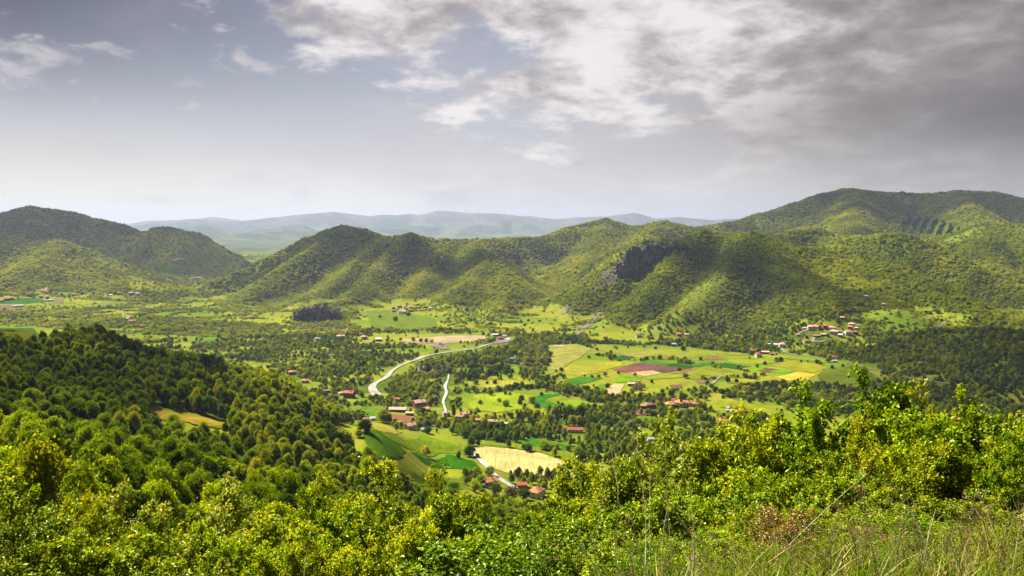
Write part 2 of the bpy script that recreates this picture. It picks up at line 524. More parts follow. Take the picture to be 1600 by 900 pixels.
def mesh(name, V, Fc, mat=None, smooth=False, attrs=None, uvs=None):
    """V n x 3, Fc: array n x 3/4 or list of tuples"""
    me = bpy.data.meshes.new(name)
    if isinstance(Fc, np.ndarray):
        V = np.asarray(V, np.float32)
        n, k = Fc.shape
        me.vertices.add(len(V))
        me.vertices.foreach_set('co', V.ravel())
        me.loops.add(n * k)
        me.loops.foreach_set('vertex_index', Fc.ravel().astype(np.int32))
        me.polygons.add(n)
        me.polygons.foreach_set('loop_start', np.arange(0, n * k, k, dtype=np.int32))
        me.polygons.foreach_set('loop_total', np.full(n, k, np.int32))
        me.update(calc_edges=True)
        me.validate()
    else:
        me.from_pydata([tuple(map(float, v)) for v in V], [], [tuple(int(i) for i in f) for f in Fc])
        me.update()
    for an, arr in (attrs or {}).items():
        at_ = me.attributes.new(an, 'FLOAT', 'POINT')
        at_.data.foreach_set('value', np.asarray(arr, np.float32))
    if smooth:
        me.polygons.foreach_set('use_smooth', np.ones(len(me.polygons), bool))
    for m_ in (mat if isinstance(mat, (list, tuple)) else [mat] if mat else []):
        me.materials.append(m_)
    return me


def obj(name, me, parent=None):
    o = bpy.data.objects.new(name, me)
    COL.objects.link(o)
    if parent:
        o.parent = parent
    return o


def copy_tree(o, parent=None):
    c = o.copy()
    COL.objects.link(c)
    c.parent = parent
    for ch in list(o.children):
        copy_tree(ch, c)
    return c


class MB:
    """collects simple closed shapes into one mesh"""
    def __init__(self):
        self.v, self.f = [], []

    def box(self, x0, x1, y0, y1, z0, z1):
        b = len(self.v)
        self.v += [(x0, y0, z0), (x1, y0, z0), (x1, y1, z0), (x0, y1, z0), (x0, y0, z1), (x1, y0, z1), (x1, y1, z1), (x0, y1, z1)]
        self.f += [tuple(b + i for i in q) for q in ((0, 3, 2, 1), (4, 5, 6, 7), (0, 1, 5, 4), (1, 2, 6, 5), (2, 3, 7, 6), (3, 0, 4, 7))]
        return self

    def poly(self, vs, fs):
        b = len(self.v)
        self.v += vs
        self.f += [tuple(b + i for i in q) for q in fs]
        return self

    def bar(self, a, b_, r, n=6, r2=None):
        a, b_ = Vector(a), Vector(b_)
        r2 = r if r2 is None else r2
        d = (b_ - a).normalized()
        u = d.orthogonal().normalized()
        w = d.cross(u)
        s = len(self.v)
        for p, q in ((a, r), (b_, r2)):
            for k in range(n):
                t = 2 * math.pi * k / n
                self.v.append(tuple(p + u * math.cos(t) * q + w * math.sin(t) * q))
        self.f += [(s + k, s + (k + 1) % n, s + n + (k + 1) % n, s + n + k) for k in range(n)]
        self.f += [tuple(s + n - 1 - k for k in range(n)), tuple(s + n + k for k in range(n))]
        return self

    def build(self, name, mat, parent=None, smooth=False):
        return obj(name, mesh(name, self.v, self.f, mat, smooth), parent)


def new_mat(name):
    m_ = bpy.data.materials.new(name)
    m_.use_nodes = True
    N = NT(m_.node_tree)
    b = N.n['Principled BSDF']
    return m_, N, b


def flat_mat(name, col, rough=0.8, var=0.15, scale=0.6, spec=0.3):
    """a surface of one colour, mottled and weathered by noise in object space"""
    m_, N, b = new_mat(name)
    tc = N.node('ShaderNodeTexCoord')
    n = N.noise(tc.outputs['Object'], scale, 5.0, 0.65)
    n2 = N.noise(tc.outputs['Object'], scale * 9, 3.0, 0.6)
    v = N.m('ADD', N.m('MULTIPLY', n, .7), N.m('MULTIPLY', n2, .3))
    col = tuple(c * .64 for c in col)
    lo, hi = tuple(c * (1 - 2 * var) for c in col), tuple(min(1, c * (1 + 1.6 * var)) for c in col)
    N.put(b.inputs['Base Color'], N.mix(N.ss(v, .3, .7), lo, hi))
    b.inputs['Roughness'].default_value = rough
    b.inputs['Specular IOR Level'].default_value = spec if rough < .7 else 0.0
    return m_


def leaf_mat(name, c1, c2, c3, trans=0.45, gloss=0.25, pscale=0.02, use_attr=False, rough=.5):
    """leaves: three greens mixed by tree, by place in the wood and by leaf; light passes through"""
    m_ = bpy.data.materials.new(name)
    m_.use_nodes = True
    N = NT(m_.node_tree)
    N.n.clear()
    oi = N.node('ShaderNodeObjectInfo')
    c1, c2, c3 = (tuple(v * q for v in cc) for cc, q in ((c1, .55), (c2, .65), (c3, .74)))
    ge = N.node('ShaderNodeNewGeometry')
    pos = ge.outputs['Position']
    n1 = N.noise(pos, pscale, 3.0, .6)
    rnd = oi.outputs['Random']
    t = N.m('ADD', N.m('MULTIPLY', rnd, .45), N.m('MULTIPLY', N.ss(n1, .36, .64), .55))
    if use_attr:
        at_ = N.node('ShaderNodeAttribute', attribute_name='tone')
        t = N.m('ADD', N.m('MULTIPLY', t, .30), N.m('MULTIPLY', at_.outputs['Fac'], .70))
    col = N.mix(N.ss(t, .12, .52), c1, c2)
    col = N.mix(N.ss(t, .55, .92), col, c3)
    d = N.node('ShaderNodeBsdfDiffuse')
    N.put(d.inputs[0], col)
    tr = N.node('ShaderNodeBsdfTranslucent')
    tcol = N.node('ShaderNodeMix', data_type='RGBA', blend_type='MULTIPLY')
    tcol.inputs[0].default_value = 1.0
    N.put(tcol.inputs[6], col)
    N.put(tcol.inputs[7], (1.7, 1.5, .55))
    N.put(tr.inputs[0], tcol.outputs[2])
    mx = N.node('ShaderNodeMixShader')
    mx.inputs[0].default_value = trans
    N.l.new(d.outputs[0], mx.inputs[1])
    N.l.new(tr.outputs[0], mx.inputs[2])
    last = mx.outputs[0]
    if gloss:
        gl = N.node('ShaderNodeBsdfGlossy')
        gl.inputs['Roughness'].default_value = rough
        N.put(gl.inputs[0], (.55, .62, .30))
        fr = N.node('ShaderNodeFresnel')
        fr.inputs[0].default_value = 1.4
        mg = N.node('ShaderNodeMixShader')
        N.put(mg.inputs[0], N.m('MULTIPLY', fr.outputs[0], gloss))
        N.l.new(last, mg.inputs[1])
        N.l.new(gl.outputs[0], mg.inputs[2])
        last = mg.outputs[0]
    o = N.node('ShaderNodeOutputMaterial')
    N.l.new(last, o.inputs[0])
    return m_

# ------------------------------------------------------------------ the ground sheet
MEADOWS = [  # clearings in the near woods, in photo pixels
    [(228, 638), (262, 640), (310, 648), (362, 664), (352, 702), (300, 702), (236, 690)],
    [(-40, 509), (55, 510), (75, 514), (100, 516), (105, 530), (60, 540), (30, 540), (-40, 540)],
    [(565, 655), (640, 668), (720, 688), (752, 712), (760, 740), (700, 745), (640, 738), (560, 722), (520, 700), (508, 668)],
    [(372, 566), (410, 566), (450, 588), (440, 598), (400, 590)],
    [(1525, 658), (1610, 660), (1700, 700), (1600, 712), (1570, 700), (1545, 680)],
    [(700, 765), (790, 765), (800, 790), (720, 795)],
]
SPARSE = [  # grassy slopes with few trees, painted sun streaks first: (polygon, density)
    ([(548, 398), (566, 404), (505, 462), (430, 486), (395, 480), (470, 440)], .5),
    ([(455, 415), (478, 412), (400, 462), (350, 482), (335, 474)], .5),
    ([(1120, 422), (1156, 438), (1100, 482), (1040, 515), (1000, 520), (1040, 488)], .45),
    ([(1165, 398), (1210, 416), (1300, 438), (1315, 450), (1240, 438), (1170, 414)], .5),
    ([(845, 490), (900, 430), (960, 385), (1010, 362), (975, 372), (920, 395), (880, 408), (850, 440)], .75),
    ([(1390, 300), (1480, 315), (1560, 345), (1500, 352), (1420, 332)], .5),
    ([(1465, 378), (1530, 352), (1545, 358), (1500, 378)], .3),
    ([(570, 480), (620, 485), (680, 500), (700, 512), (640, 520), (580, 515)], .0),
    ([(700, 475), (760, 480), (790, 500), (740, 512), (700, 500)], .25),
    ([(1310, 490), (1440, 478), (1500, 490), (1540, 500), (1500, 508), (1400, 505)], .16),
    ([(1340, 520), (1420, 500), (1490, 505), (1480, 515), (1400, 518)], .3),
    ([(1250, 500), (1350, 500), (1345, 545), (1225, 552), (1210, 540)], .3),
    ([(980, 515), (1100, 505), (1110, 520), (1000, 530)], .3),
    ([(70, 378), (30, 300), (200, 300)], .9),
    ([(150, 378), (205, 364), (258, 356), (330, 376), (385, 410), (330, 438), (200, 432), (140, 404)], .30),
]
WOODS = [  # valley woods: (polygon, density, shade 0 bright .. 1 dark)
    ([(300, 528), (420, 540), (500, 548), (600, 548), (640, 556), (610, 580), (590, 595), (575, 614), (540, 610), (500, 600), (430, 578), (360, 556)], .75, .25),
    ([(604, 612), (612, 600), (640, 577), (700, 556), (780, 543), (840, 540), (850, 556), (800, 572), (735, 590), (705, 600), (690, 640), (665, 622), (630, 620)], 1.0, .05),
    ([(560, 618), (600, 622), (650, 612), (620, 640), (600, 640), (570, 630)], .95, .4),
    ([(700, 650), (760, 655), (840, 645), (850, 660), (800, 668), (830, 690), (735, 688), (690, 662), (665, 668), (640, 655), (660, 640)], .95, .3),
    ([(850, 640), (930, 640), (960, 625), (1050, 610), (1120, 650), (1180, 640), (1260, 690), (1180, 735), (1000, 735), (930, 700), (905, 680), (1000, 670), (960, 655), (880, 660)], .8, .35),
    ([(1030, 608), (1110, 605), (1110, 645), (1030, 640)], .4, .4),
    ([(1120, 612), (1180, 602), (1260, 597), (1340, 605), (1380, 612), (1420, 600), (1640, 606), (1640, 665), (1500, 658), (1350, 655), (1250, 652), (1180, 640)], 1.0, .85),
    ([(1280, 520), (1340, 545), (1400, 525), (1640, 520), (1640, 625), (1520, 606), (1450, 598), (1385, 585), (1372, 566), (1300, 562), (1255, 552)], 1.0, .55),
    ([(790, 532), (850, 520), (900, 526), (938, 548), (900, 575), (860, 592), (812, 580), (806, 560)], .85, .6),
    ([(735, 560), (800, 565), (800, 592), (830, 600), (800, 606), (740, 600), (720, 590)], .7, .8),
    ([(640, 560), (720, 565), (735, 592), (700, 600), (712, 640), (690, 640), (680, 600)], .7, .5),
    ([(815, 570), (860, 590), (905, 607), (960, 622), (990, 638), (930, 632), (860, 612), (805, 595)], .75, .5),
    ([(545, 506), (600, 512), (700, 508), (705, 518), (640, 522), (550, 520)], .95, .8),
    ([(430, 520), (540, 520), (560, 540), (460, 545), (420, 535)], .8, .4),
    ([(200, 490), (440, 508), (440, 530), (330, 528), (250, 520), (190, 505)], .7, .5),
    ([(0, 480), (110, 488), (190, 496), (250, 515), (0, 512)], .6, .6),
    ([(1180, 500), (1280, 505), (1290, 520), (1220, 545), (1160, 550), (1080, 540), (1000, 530), (1100, 520)], .8, .6),
    ([(200, 420), (370, 405), (380, 420), (300, 455), (200, 450)], .35, .6),
    ([(800, 660), (905, 650), (915, 668), (850, 680), (805, 672)], .8, .85),
]
HEDGES = [  # photo polylines with width in px
    ([(800, 608), (860, 606), (940, 614), (960, 625)], 2.2), ([(735, 612), (800, 609)], 1.8),
    ([(930, 555), (1000, 563), (1080, 562)], 1.2), ([(1050, 588), (1115, 592), (1180, 592)], 1.5),
    ([(1225, 580), (1300, 577)], 1.0), ([(1215, 565), (1290, 572)], 1.2), ([(910, 588), (935, 591)], 1.8),
    ([(640, 675), (700, 690), (748, 706)], 1.5), ([(700, 692), (750, 700)], 3), ([(860, 676), (1000, 685)], 2.5),
    ([(1200, 590), (1140, 575), (1060, 566)], .8), ([(800, 690), (900, 700), (960, 708)], 2.2),
    ([(1000, 690), (1100, 682), (1180, 690)], 3), ([(520, 600), (560, 615)], 3), ([(820, 640), (900, 628)], 1.5),
    ([(60, 455), (120, 466), (200, 470)], 1.2), ([(70, 492), (160, 482), (220, 480)], 1.5), ([(250, 515), (330, 520), (420, 530)], 2),
    ([(300, 545), (400, 540)], 1.5), ([(870, 530), (960, 536), (1080, 540), (1180, 552)], 2.2),
]
PLAIN = [  # open farmland
    ([(905, 548), (940, 540), (1080, 541), (1180, 552), (1225, 553), (1300, 562), (1365, 570), (1385, 590), (1360, 602), (1262, 598), (1180, 603), (1120, 610), (1030, 606), (960, 620), (905, 606), (880, 585)], .018),
    ([(720, 595), (830, 596), (860, 612), (830, 645), (790, 650), (720, 645), (715, 620)], .05),
    ([(1120, 622), (1260, 640), (1300, 660), (1200, 652), (1125, 645)], .06),
    ([(620, 520), (770, 520), (770, 532), (620, 538)], .03),
    ([(-20, 462), (100, 464), (190, 475), (110, 486), (-20, 484)], .08),
    ([(560, 480), (690, 490), (705, 512), (560, 516)], .04),
]
CLIFFS_PX = [[(925, 455), (945, 425), (985, 384), (1056, 376), (1046, 392), (1012, 424), (962, 438)],
             [(455, 495), (470, 478), (520, 474), (540, 492), (540, 514), (460, 514)]]

# ploughed plots, crops and meadows: polygon, colour, label, category
TAN, BROWN, REDB = (.36, .29, .15), (.125, .072, .05), (.17, .075, .045)
DKG, MIDG, BRG, LIME, OLIVE, YEL = (.03, .085, .004), (.05, .11, .005), (.045, .155, .005), (.14, .27, .004), (.14, .18, .01), (.27, .22, .02)
FIELDS = [
    ([(737, 697), (800, 702), (845, 709), (880, 721), (897, 733), (894, 743), (850, 743), (790, 739), (760, 729), (744, 712)], (0.460, 0.360, 0.1300), 'large pale straw coloured field beside the lower white road', 'field'),
    ([(642, 706), (700, 711), (742, 722), (749, 730), (738, 735), (690, 732), (662, 724)], (0.024, 0.100, 0.0010), 'dark green crop plot left of the truck on the road', 'field'),
    ([(603, 675), (660, 679), (705, 692), (740, 712), (690, 708), (645, 704), (616, 690)], (0.110, 0.170, 0.0017), 'mid green meadow below the village, above the dark plot', 'field'),
    ([(566, 677), (600, 680), (634, 706), (628, 715), (590, 718), (574, 702)], (0.050, 0.120, 0.0014), 'long green crop strip bordering the wood on its left', 'field'),
    ([(605, 646), (647, 651), (648, 662), (622, 660), (606, 653)], (0.230, 0.110, 0.0550), 'reddish ploughed plot in front of the long brown barn', 'field'),
    ([(563, 658), (590, 661), (628, 675), (620, 679), (585, 672), (565, 668)], (0.260, 0.230, 0.0250), 'sunlit yellow meadow strip under the village gardens', 'field'),
    ([(564, 636), (600, 640), (605, 655), (590, 658), (566, 648)], (0.094, 0.180, 0.0052), 'small bright green meadow left of the ploughed village plot', 'field'),
    ([(735, 688), (800, 690), (870, 696), (896, 712), (892, 722), (850, 708), (800, 700), (742, 694)], (0.132, 0.170, 0.0063), 'olive meadow between the straw field and the hedge', 'field'),
    ([(795, 684), (850, 688), (905, 700), (880, 704), (820, 697)], (0.039, 0.140, 0.0063), 'narrow deep green strip above the straw field', 'field'),
    ([(973, 573), (1000, 567), (1042, 569.5), (1018, 578), (998, 576)], (0.130, 0.062, 0.0480), 'brown ploughed plot in the middle of the plain', 'field'),
    ([(1019, 578), (1043, 571), (1081, 576), (1036, 583)], (0.105, 0.055, 0.0450), 'darkest brown plot below the long green strips', 'field'),
    ([(956, 577), (973, 573.5), (1017, 578.5), (985, 583), (970, 582)], REDB, 'reddish brown plot at the western end of the ploughed group', 'field'),
    ([(980, 583), (1017, 579), (1035, 583.5), (1008, 588)], (0.400, 0.270, 0.1400), 'pale sandy plot along the bottom of the ploughed group', 'field'),
    ([(1045, 584), (1082, 576.5), (1088, 578), (1060, 584.5)], (0.240, 0.110, 0.0600), 'thin orange brown plot at the eastern tip of the ploughed group', 'field'),
    ([(954, 561), (973, 555), (995, 558), (968, 564.5)], (0.022, 0.075, 0.0077), 'isolated dark green plot near the winding lane', 'field'),
    ([(1001, 566), (1012, 562.5), (1056, 568), (1041, 571)], (0.050, 0.170, 0.0105), 'fresh green plot above the brown ploughed plots', 'field'),
    ([(1041, 571.5), (1057, 568.5), (1086, 573.5), (1072, 576.5)], (0.017, 0.070, 0.0070), 'blue green crop strip beside the darkest brown plot', 'field'),
    ([(1076, 570.5), (1112, 564.5), (1122, 568), (1092, 574)], (0.044, 0.130, 0.0105), 'green plot with soft edges east of the ploughed group', 'field'),
    ([(1114, 569), (1134, 567), (1175, 573), (1152, 577.5), (1130, 575)], (0.024, 0.090, 0.0070), 'broad dark green plot left of the lime green one', 'field'),
    ([(1169, 576), (1188, 572), (1200, 575), (1184, 579.5)], LIME, 'small lime green plot at the centre of the plain', 'field'),
    ([(1186, 580.5), (1200, 575.5), (1214, 577.5), (1200, 582.5)], (0.120, 0.070, 0.0500), 'small square brown plot between two lime plots', 'field'),
    ([(1201, 581), (1215, 577.5), (1243, 580), (1228, 585)], (0.099, 0.240, 0.0042), 'brightest lime green plot beside the yellow field', 'field'),
    ([(1213, 590), (1245, 581), (1274, 586), (1262, 594.5), (1230, 595)], (0.420, 0.310, 0.0300), 'golden yellow field at the edge of the dark wood', 'field'),
    ([(1276, 586), (1300, 573.5), (1350, 572), (1371, 590), (1356, 599), (1312, 601), (1280, 596)], (0.094, 0.130, 0.0077), 'wide olive green meadow at the eastern end of the plain', 'field'),
    ([(1203, 570), (1240, 563), (1296, 573), (1272, 583), (1245, 579)], (0.209, 0.210, 0.0105), 'yellowish green plot below the roadside hedge', 'field'),
    ([(1097, 560.5), (1120, 558), (1134, 560.5), (1112, 563.5)], (0.190, 0.100, 0.0600), 'thin brown plot left of the eastern farm', 'field'),
    ([(946, 609), (958, 600), (975, 601), (967, 616), (950, 617)], (0.480, 0.300, 0.1500), 'bright sandy orange plot left of the white farmhouse', 'field'),
    ([(880, 595), (905, 589), (942, 591), (925, 597), (898, 603), (888, 600)], (0.039, 0.140, 0.0087), 'two tone green plot above the diagonal row of trees', 'field'),
    ([(925, 608), (940, 600), (958, 601), (946, 609)], (0.099, 0.200, 0.0052), 'bright grass plot left of the sandy orange plot', 'field'),
    ([(826, 623), (850, 617), (877, 615.5), (848, 626), (870, 633), (905, 634), (902, 640), (850, 637.5), (828, 630)], (0.033, 0.140, 0.0077), 'curved dark green crop bordering the round meadow', 'field'),
    ([(850, 626), (878, 622), (935, 633), (905, 639), (870, 632)], (0.154, 0.220, 0.0070), 'lime meadow inside the bend of the curved crop', 'field'),
    ([(970, 645), (986, 640), (1020, 643), (1010, 650), (982, 648)], (0.180, 0.085, 0.0550), 'reddish ploughed plot left of the cluster of orange roofs', 'field'),
    ([(852, 673), (870, 668.5), (921, 668), (915, 672.5), (880, 675.5)], (0.160, 0.075, 0.0450), 'long reddish plot beside the red roofed barn', 'field'),
    ([(1139, 639), (1165, 640), (1167, 646), (1146, 647.5)], (0.200, 0.080, 0.0500), 'small red soil plot beside the two white tents', 'field'),
    ([(1045, 602), (1065, 601), (1067, 607), (1050, 608.5)], (0.140, 0.075, 0.0500), 'dark square plot right of the white farmhouse', 'field'),
    ([(1086, 595), (1112, 594), (1106, 600), (1090, 600)], (0.180, 0.110, 0.0600), 'dry brown plot beside the little path', 'field'),
    ([(622, 531), (700, 525), (757, 524.5), (760, 530), (735, 534), (690, 537), (640, 536)], (0.330, 0.260, 0.1400), 'long bare pale field above the construction road', 'field'),
    ([(56, 454), (75, 449), (73, 456)], (0.360, 0.240, 0.1500), 'pale earth patch under the dark western hill', 'field'),
    ([(80, 468), (100, 466.5), (98, 474), (84, 473.5)], (0.170, 0.110, 0.0900), 'dull brown plot beside the white greenhouse', 'field'),
    ([(-10, 477), (40, 477), (36, 483), (-10, 485)], (0.150, 0.100, 0.0850), 'dull brown plot at the western edge of the far plain', 'field'),
    ([(-20, 470), (60, 466), (82, 470), (40, 475), (-20, 475)], (0.033, 0.110, 0.0105), 'dark green crop below the far western village', 'field'),
    ([(305, 534), (340, 529), (352, 534), (320, 538)], (0.050, 0.160, 0.0087), 'narrow fresh green plot beyond the wooded spur', 'field'),
    ([(-40, 512), (52, 513), (58, 520), (20, 528), (-40, 526)], (0.024, 0.090, 0.0035), 'dark green plot on top of the wooded spur', 'field'),
    ([(230, 642), (262, 645), (310, 653), (356, 668), (346, 671), (300, 664), (250, 656)], (0.300, 0.220, 0.0200), 'long golden clearing in the middle of the near wood', 'field'),
    ([(850, 540), (900, 538), (925, 545), (905, 560), (880, 575), (850, 590), (862, 570)], (0.220, 0.220, 0.0400), 'pale dry pasture right of the gorge trees', 'field'),
    ([(572, 486), (615, 484), (680, 498), (685, 512), (630, 516), (580, 512)], (0.110, 0.160, 0.0105), 'light green meadow below the hill hamlet', 'field'),
    ([(1098, 574), (1130, 577), (1190, 590), (1140, 590), (1085, 586), (1090, 578)], (0.176, 0.190, 0.0105), 'plain green pasture right of the ploughed plots', 'field'),
    ([(880, 575), (925, 570), (950, 580), (905, 588), (880, 584)], (0.240, 0.240, 0.0200), 'yellow flowering meadow above the green plots', 'field'),
    ([(940, 556), (1000, 550), (1038, 552.5), (1000, 560), (965, 554)], (.23, .22, .025), 'dry yellow plot along the winding lane', 'field'),
    ([(1036, 556), (1090, 549.5), (1168, 552), (1178, 556), (1112, 557), (1062, 562)], (.17, .195, .012), 'long olive plot at the foot of the wooded slope', 'field'),
    ([(1138, 561), (1190, 562), (1213, 566), (1180, 571), (1137, 566)], (.19, .22, .008), 'grassy plot right of the thin brown one', 'field'),
    ([(952, 566), (972, 566.5), (972, 572), (945, 578), (928, 570)], (.26, .25, .015), 'pale yellow plot left of the ploughed group', 'field'),
    ([(1000, 589), (1050, 585.5), (1080, 586), (1066, 590), (1012, 594)], (.17, .22, .008), 'green plot with a single spreading tree', 'field'),
    ([(1138, 592), (1180, 592), (1207, 588), (1210, 594), (1170, 599), (1134, 600)], (.21, .22, .015), 'dry grass plot above the dark wood', 'field'),
    ([(1216, 560), (1258, 560), (1285, 563), (1290, 567), (1245, 562.5)], (.13, .21, .006), 'green strip below the village road', 'field'),
    ([(962, 588), (1004, 590), (1000, 597), (962, 598)], (.12, .23, .005), 'fresh green plot above the sandy orange one', 'field'),
    ([(1120, 626), (1178, 632), (1218, 648), (1180, 650), (1170, 640), (1125, 637)], (.18, .215, .01), 'olive meadow with two white tents', 'field'),
    ([(1000, 653), (1080, 656), (1058, 662), (990, 659)], (.06, .14, .005), 'dark green meadow below the orange cluster', 'field'),
    ([(962, 684), (1050, 677), (1042, 682), (975, 690)], (.07, .20, .005), 'bright green strip above the flowering shrub', 'field'),
    ([(740, 618), (800, 613), (835, 620), (815, 640), (775, 645), (730, 640)], (.20, .26, .01), 'light green meadow dotted with small trees', 'field'),
    ([(745, 597), (800, 595), (830, 600), (790, 606), (738, 607)], (.26, .25, .03), 'dry pale meadow above the hedge line', 'field'),
    ([(1082, 588), (1098, 590), (1108, 592), (1090, 593.5), (1070, 592)], (.12, .19, .008), 'small grass plot right of the spreading tree', 'field'),
]
ROADS = [  # polyline in photo pixels, width in metres, lift, name, label
    ([(590, 618), (583, 612), (581, 604), (590, 597), (603, 591), (612, 580), (625, 572), (640, 566), (662, 557), (690, 552), (740, 545), (770, 537), (786, 533), (796, 530), (789, 527)], 6.5, 'gravel_road', 'wide white gravel road winding along the wooded slope'),
    ([(737, 705), (743, 712), (752, 721), (764, 734), (773, 744), (790, 756), (806, 764)], 4.4, 'country_road', 'white village road running down to the nearest houses'),
    ([(930, 542), (936, 546), (948, 550), (985, 553), (1020, 556), (1050, 560), (1080, 560)], 2.2, 'lane', 'thin pale lane curving into the plain'),
    ([(1224, 535), (1221, 543), (1226, 551), (1242, 555), (1262, 557), (1285, 560)], 3.2, 'village_road', 'pale road bending below the hillside village'),
    ([(1322, 567), (1345, 573), (1370, 580)], 3.4, 'asphalt_road', 'pale road above the wide eastern meadow'),
    ([(1404, 589), (1430, 593), (1465, 598), (1525, 604)], 2.4, 'hillside_road', 'thin road crossing the wooded slope on the right'),
    ([(1114, 600), (1118, 595), (1128, 587)], 3.0, 'dirt_path', 'short white path between the plain and the dark wood'),
    ([(1290, 533), (1272, 536), (1268, 530), (1276, 525), (1292, 523)], 5.0, 'hairpin_road', 'looping road inside the hillside village'),
    ([(1243, 524), (1250, 520), (1272, 512)], 5.0, 'farm_track', 'sandy track below the first hillside house'),
    ([(1545, 657), (1572, 667), (1605, 676), (1640, 684)], 3.0, 'hill_path', 'narrow path over the bare spur at the right edge'),
    ([(304, 508), (328, 512), (350, 514)], 3.5, 'distant_lane', 'short pale stretch of lane in the far valley'),
    ([(196, 492), (202, 495), (198, 499)], 5.0, 'distant_road', 'white bend of a road beyond the wooded spur'),
    ([(512, 556), (520, 554.5)], 4.0, 'short_track', 'short white track above the left valley wood'),
]
RIVER = [(701, 585), (700, 594), (695, 604), (698, 614), (692, 627), (695, 639), (700, 648)]
RIVER2 = [(866, 540.5), (872, 541), (880, 540)]


def make_ground_mat():
    m_, N, b = new_mat('land')
    ge = N.node('ShaderNodeNewGeometry')
    P = ge.outputs['Position']
    def att(n):
        return N.node('ShaderNodeAttribute', attribute_name=n).outputs['Fac']
    wood, rock, dry = att('wood'), att('rock'), att('dry')
    nb = N.noise(P, .006, 5, .6)
    nm = N.noise(P, .05, 5, .65)
    nf = N.noise(P, .9, 4, .7)
    vo = N.node('ShaderNodeTexVoronoi')
    mp = N.node('ShaderNodeMapping')
    mp.inputs['Scale'].default_value = (.0085, .017, .0)
    mp.inputs['Rotation'].default_value = (0, 0, .35)
    N.put(mp.inputs[0], P)
    N.put(vo.inputs['Vector'], mp.outputs[0])
    vo.inputs['Scale'].default_value = 1.0
    sv = N.node('ShaderNodeSeparateColor')
    N.put(sv.inputs[0], vo.outputs['Color'])
    plot = sv.outputs[0]
    grass = N.mix(N.ss(nb, .35, .65), (.16, .21, .007), (.26, .275, .010))
    grass = N.mix(N.m('MULTIPLY', N.ss(plot, .3, .9), .6), grass, (.28, .27, .02))
    grass = N.mix(N.m('MULTIPLY', N.ss(sv.outputs[1], .6, .75), .6), grass, (.085, .18, .006))
    grass = N.mix(N.m('MULTIPLY', N.ss(nm, .38, .72), .45), grass, (.07, .11, .018))
    grass = N.mix(N.m('MULTIPLY', N.ss(nf, .4, .8), .25), grass, (.28, .25, .08))
    grass = N.mix(dry, grass, (.20, .23, .05))  # this mask holds the sunlit streaks, put into the grass colour
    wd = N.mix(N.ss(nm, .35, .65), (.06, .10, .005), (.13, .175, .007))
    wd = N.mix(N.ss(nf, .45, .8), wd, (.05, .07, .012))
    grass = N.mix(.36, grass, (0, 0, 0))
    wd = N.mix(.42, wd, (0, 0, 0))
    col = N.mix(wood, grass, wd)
    # distance classes of cover on the far mountains: beech wood, pasture, scrub
    sp = N.node('ShaderNodeSeparateXYZ')
    N.put(sp.inputs[0], P)
    farn = N.noise(P, .0022, 6, .62)
    fcol = N.mix(N.ss(farn, .42, .6), (.045, .06, .035), (.12, .13, .07))
    fcol = N.mix(N.ss(N.noise(P, .02, 5, .7), .45, .62), fcol, (.03, .05, .02))
    col = N.mix(N.ss(sp.outputs[1], 4700, 6500), col, fcol)
    rk = N.mix(N.ss(N.noise(P, .3, 6, .7), .3, .7), (.04, .034, .038), (.11, .095, .10))
    col = N.mix(rock, col, rk)
    N.put(b.inputs['Base Color'], col)
    b.inputs['Roughness'].default_value = .95
    b.inputs['Specular IOR Level'].default_value = 0.0
    bp = N.node('ShaderNodeBump')
    bp.inputs['Distance'].default_value = 9.0
    bp.inputs['Strength'].default_value = .8
    N.put(bp.inputs['Height'], N.m('MULTIPLY', N.noise(P, .035, 6, .75), N.ss(sp.outputs[1], 2500, 5000)))
    N.l.new(bp.outputs[0], b.inputs['Normal'])
    return m_


gx, gy = _r * np.sin(_a), _r * np.cos(_a)
GPX, GPY = to_pix(gx, gy, GZ)
front = (gy > 5)


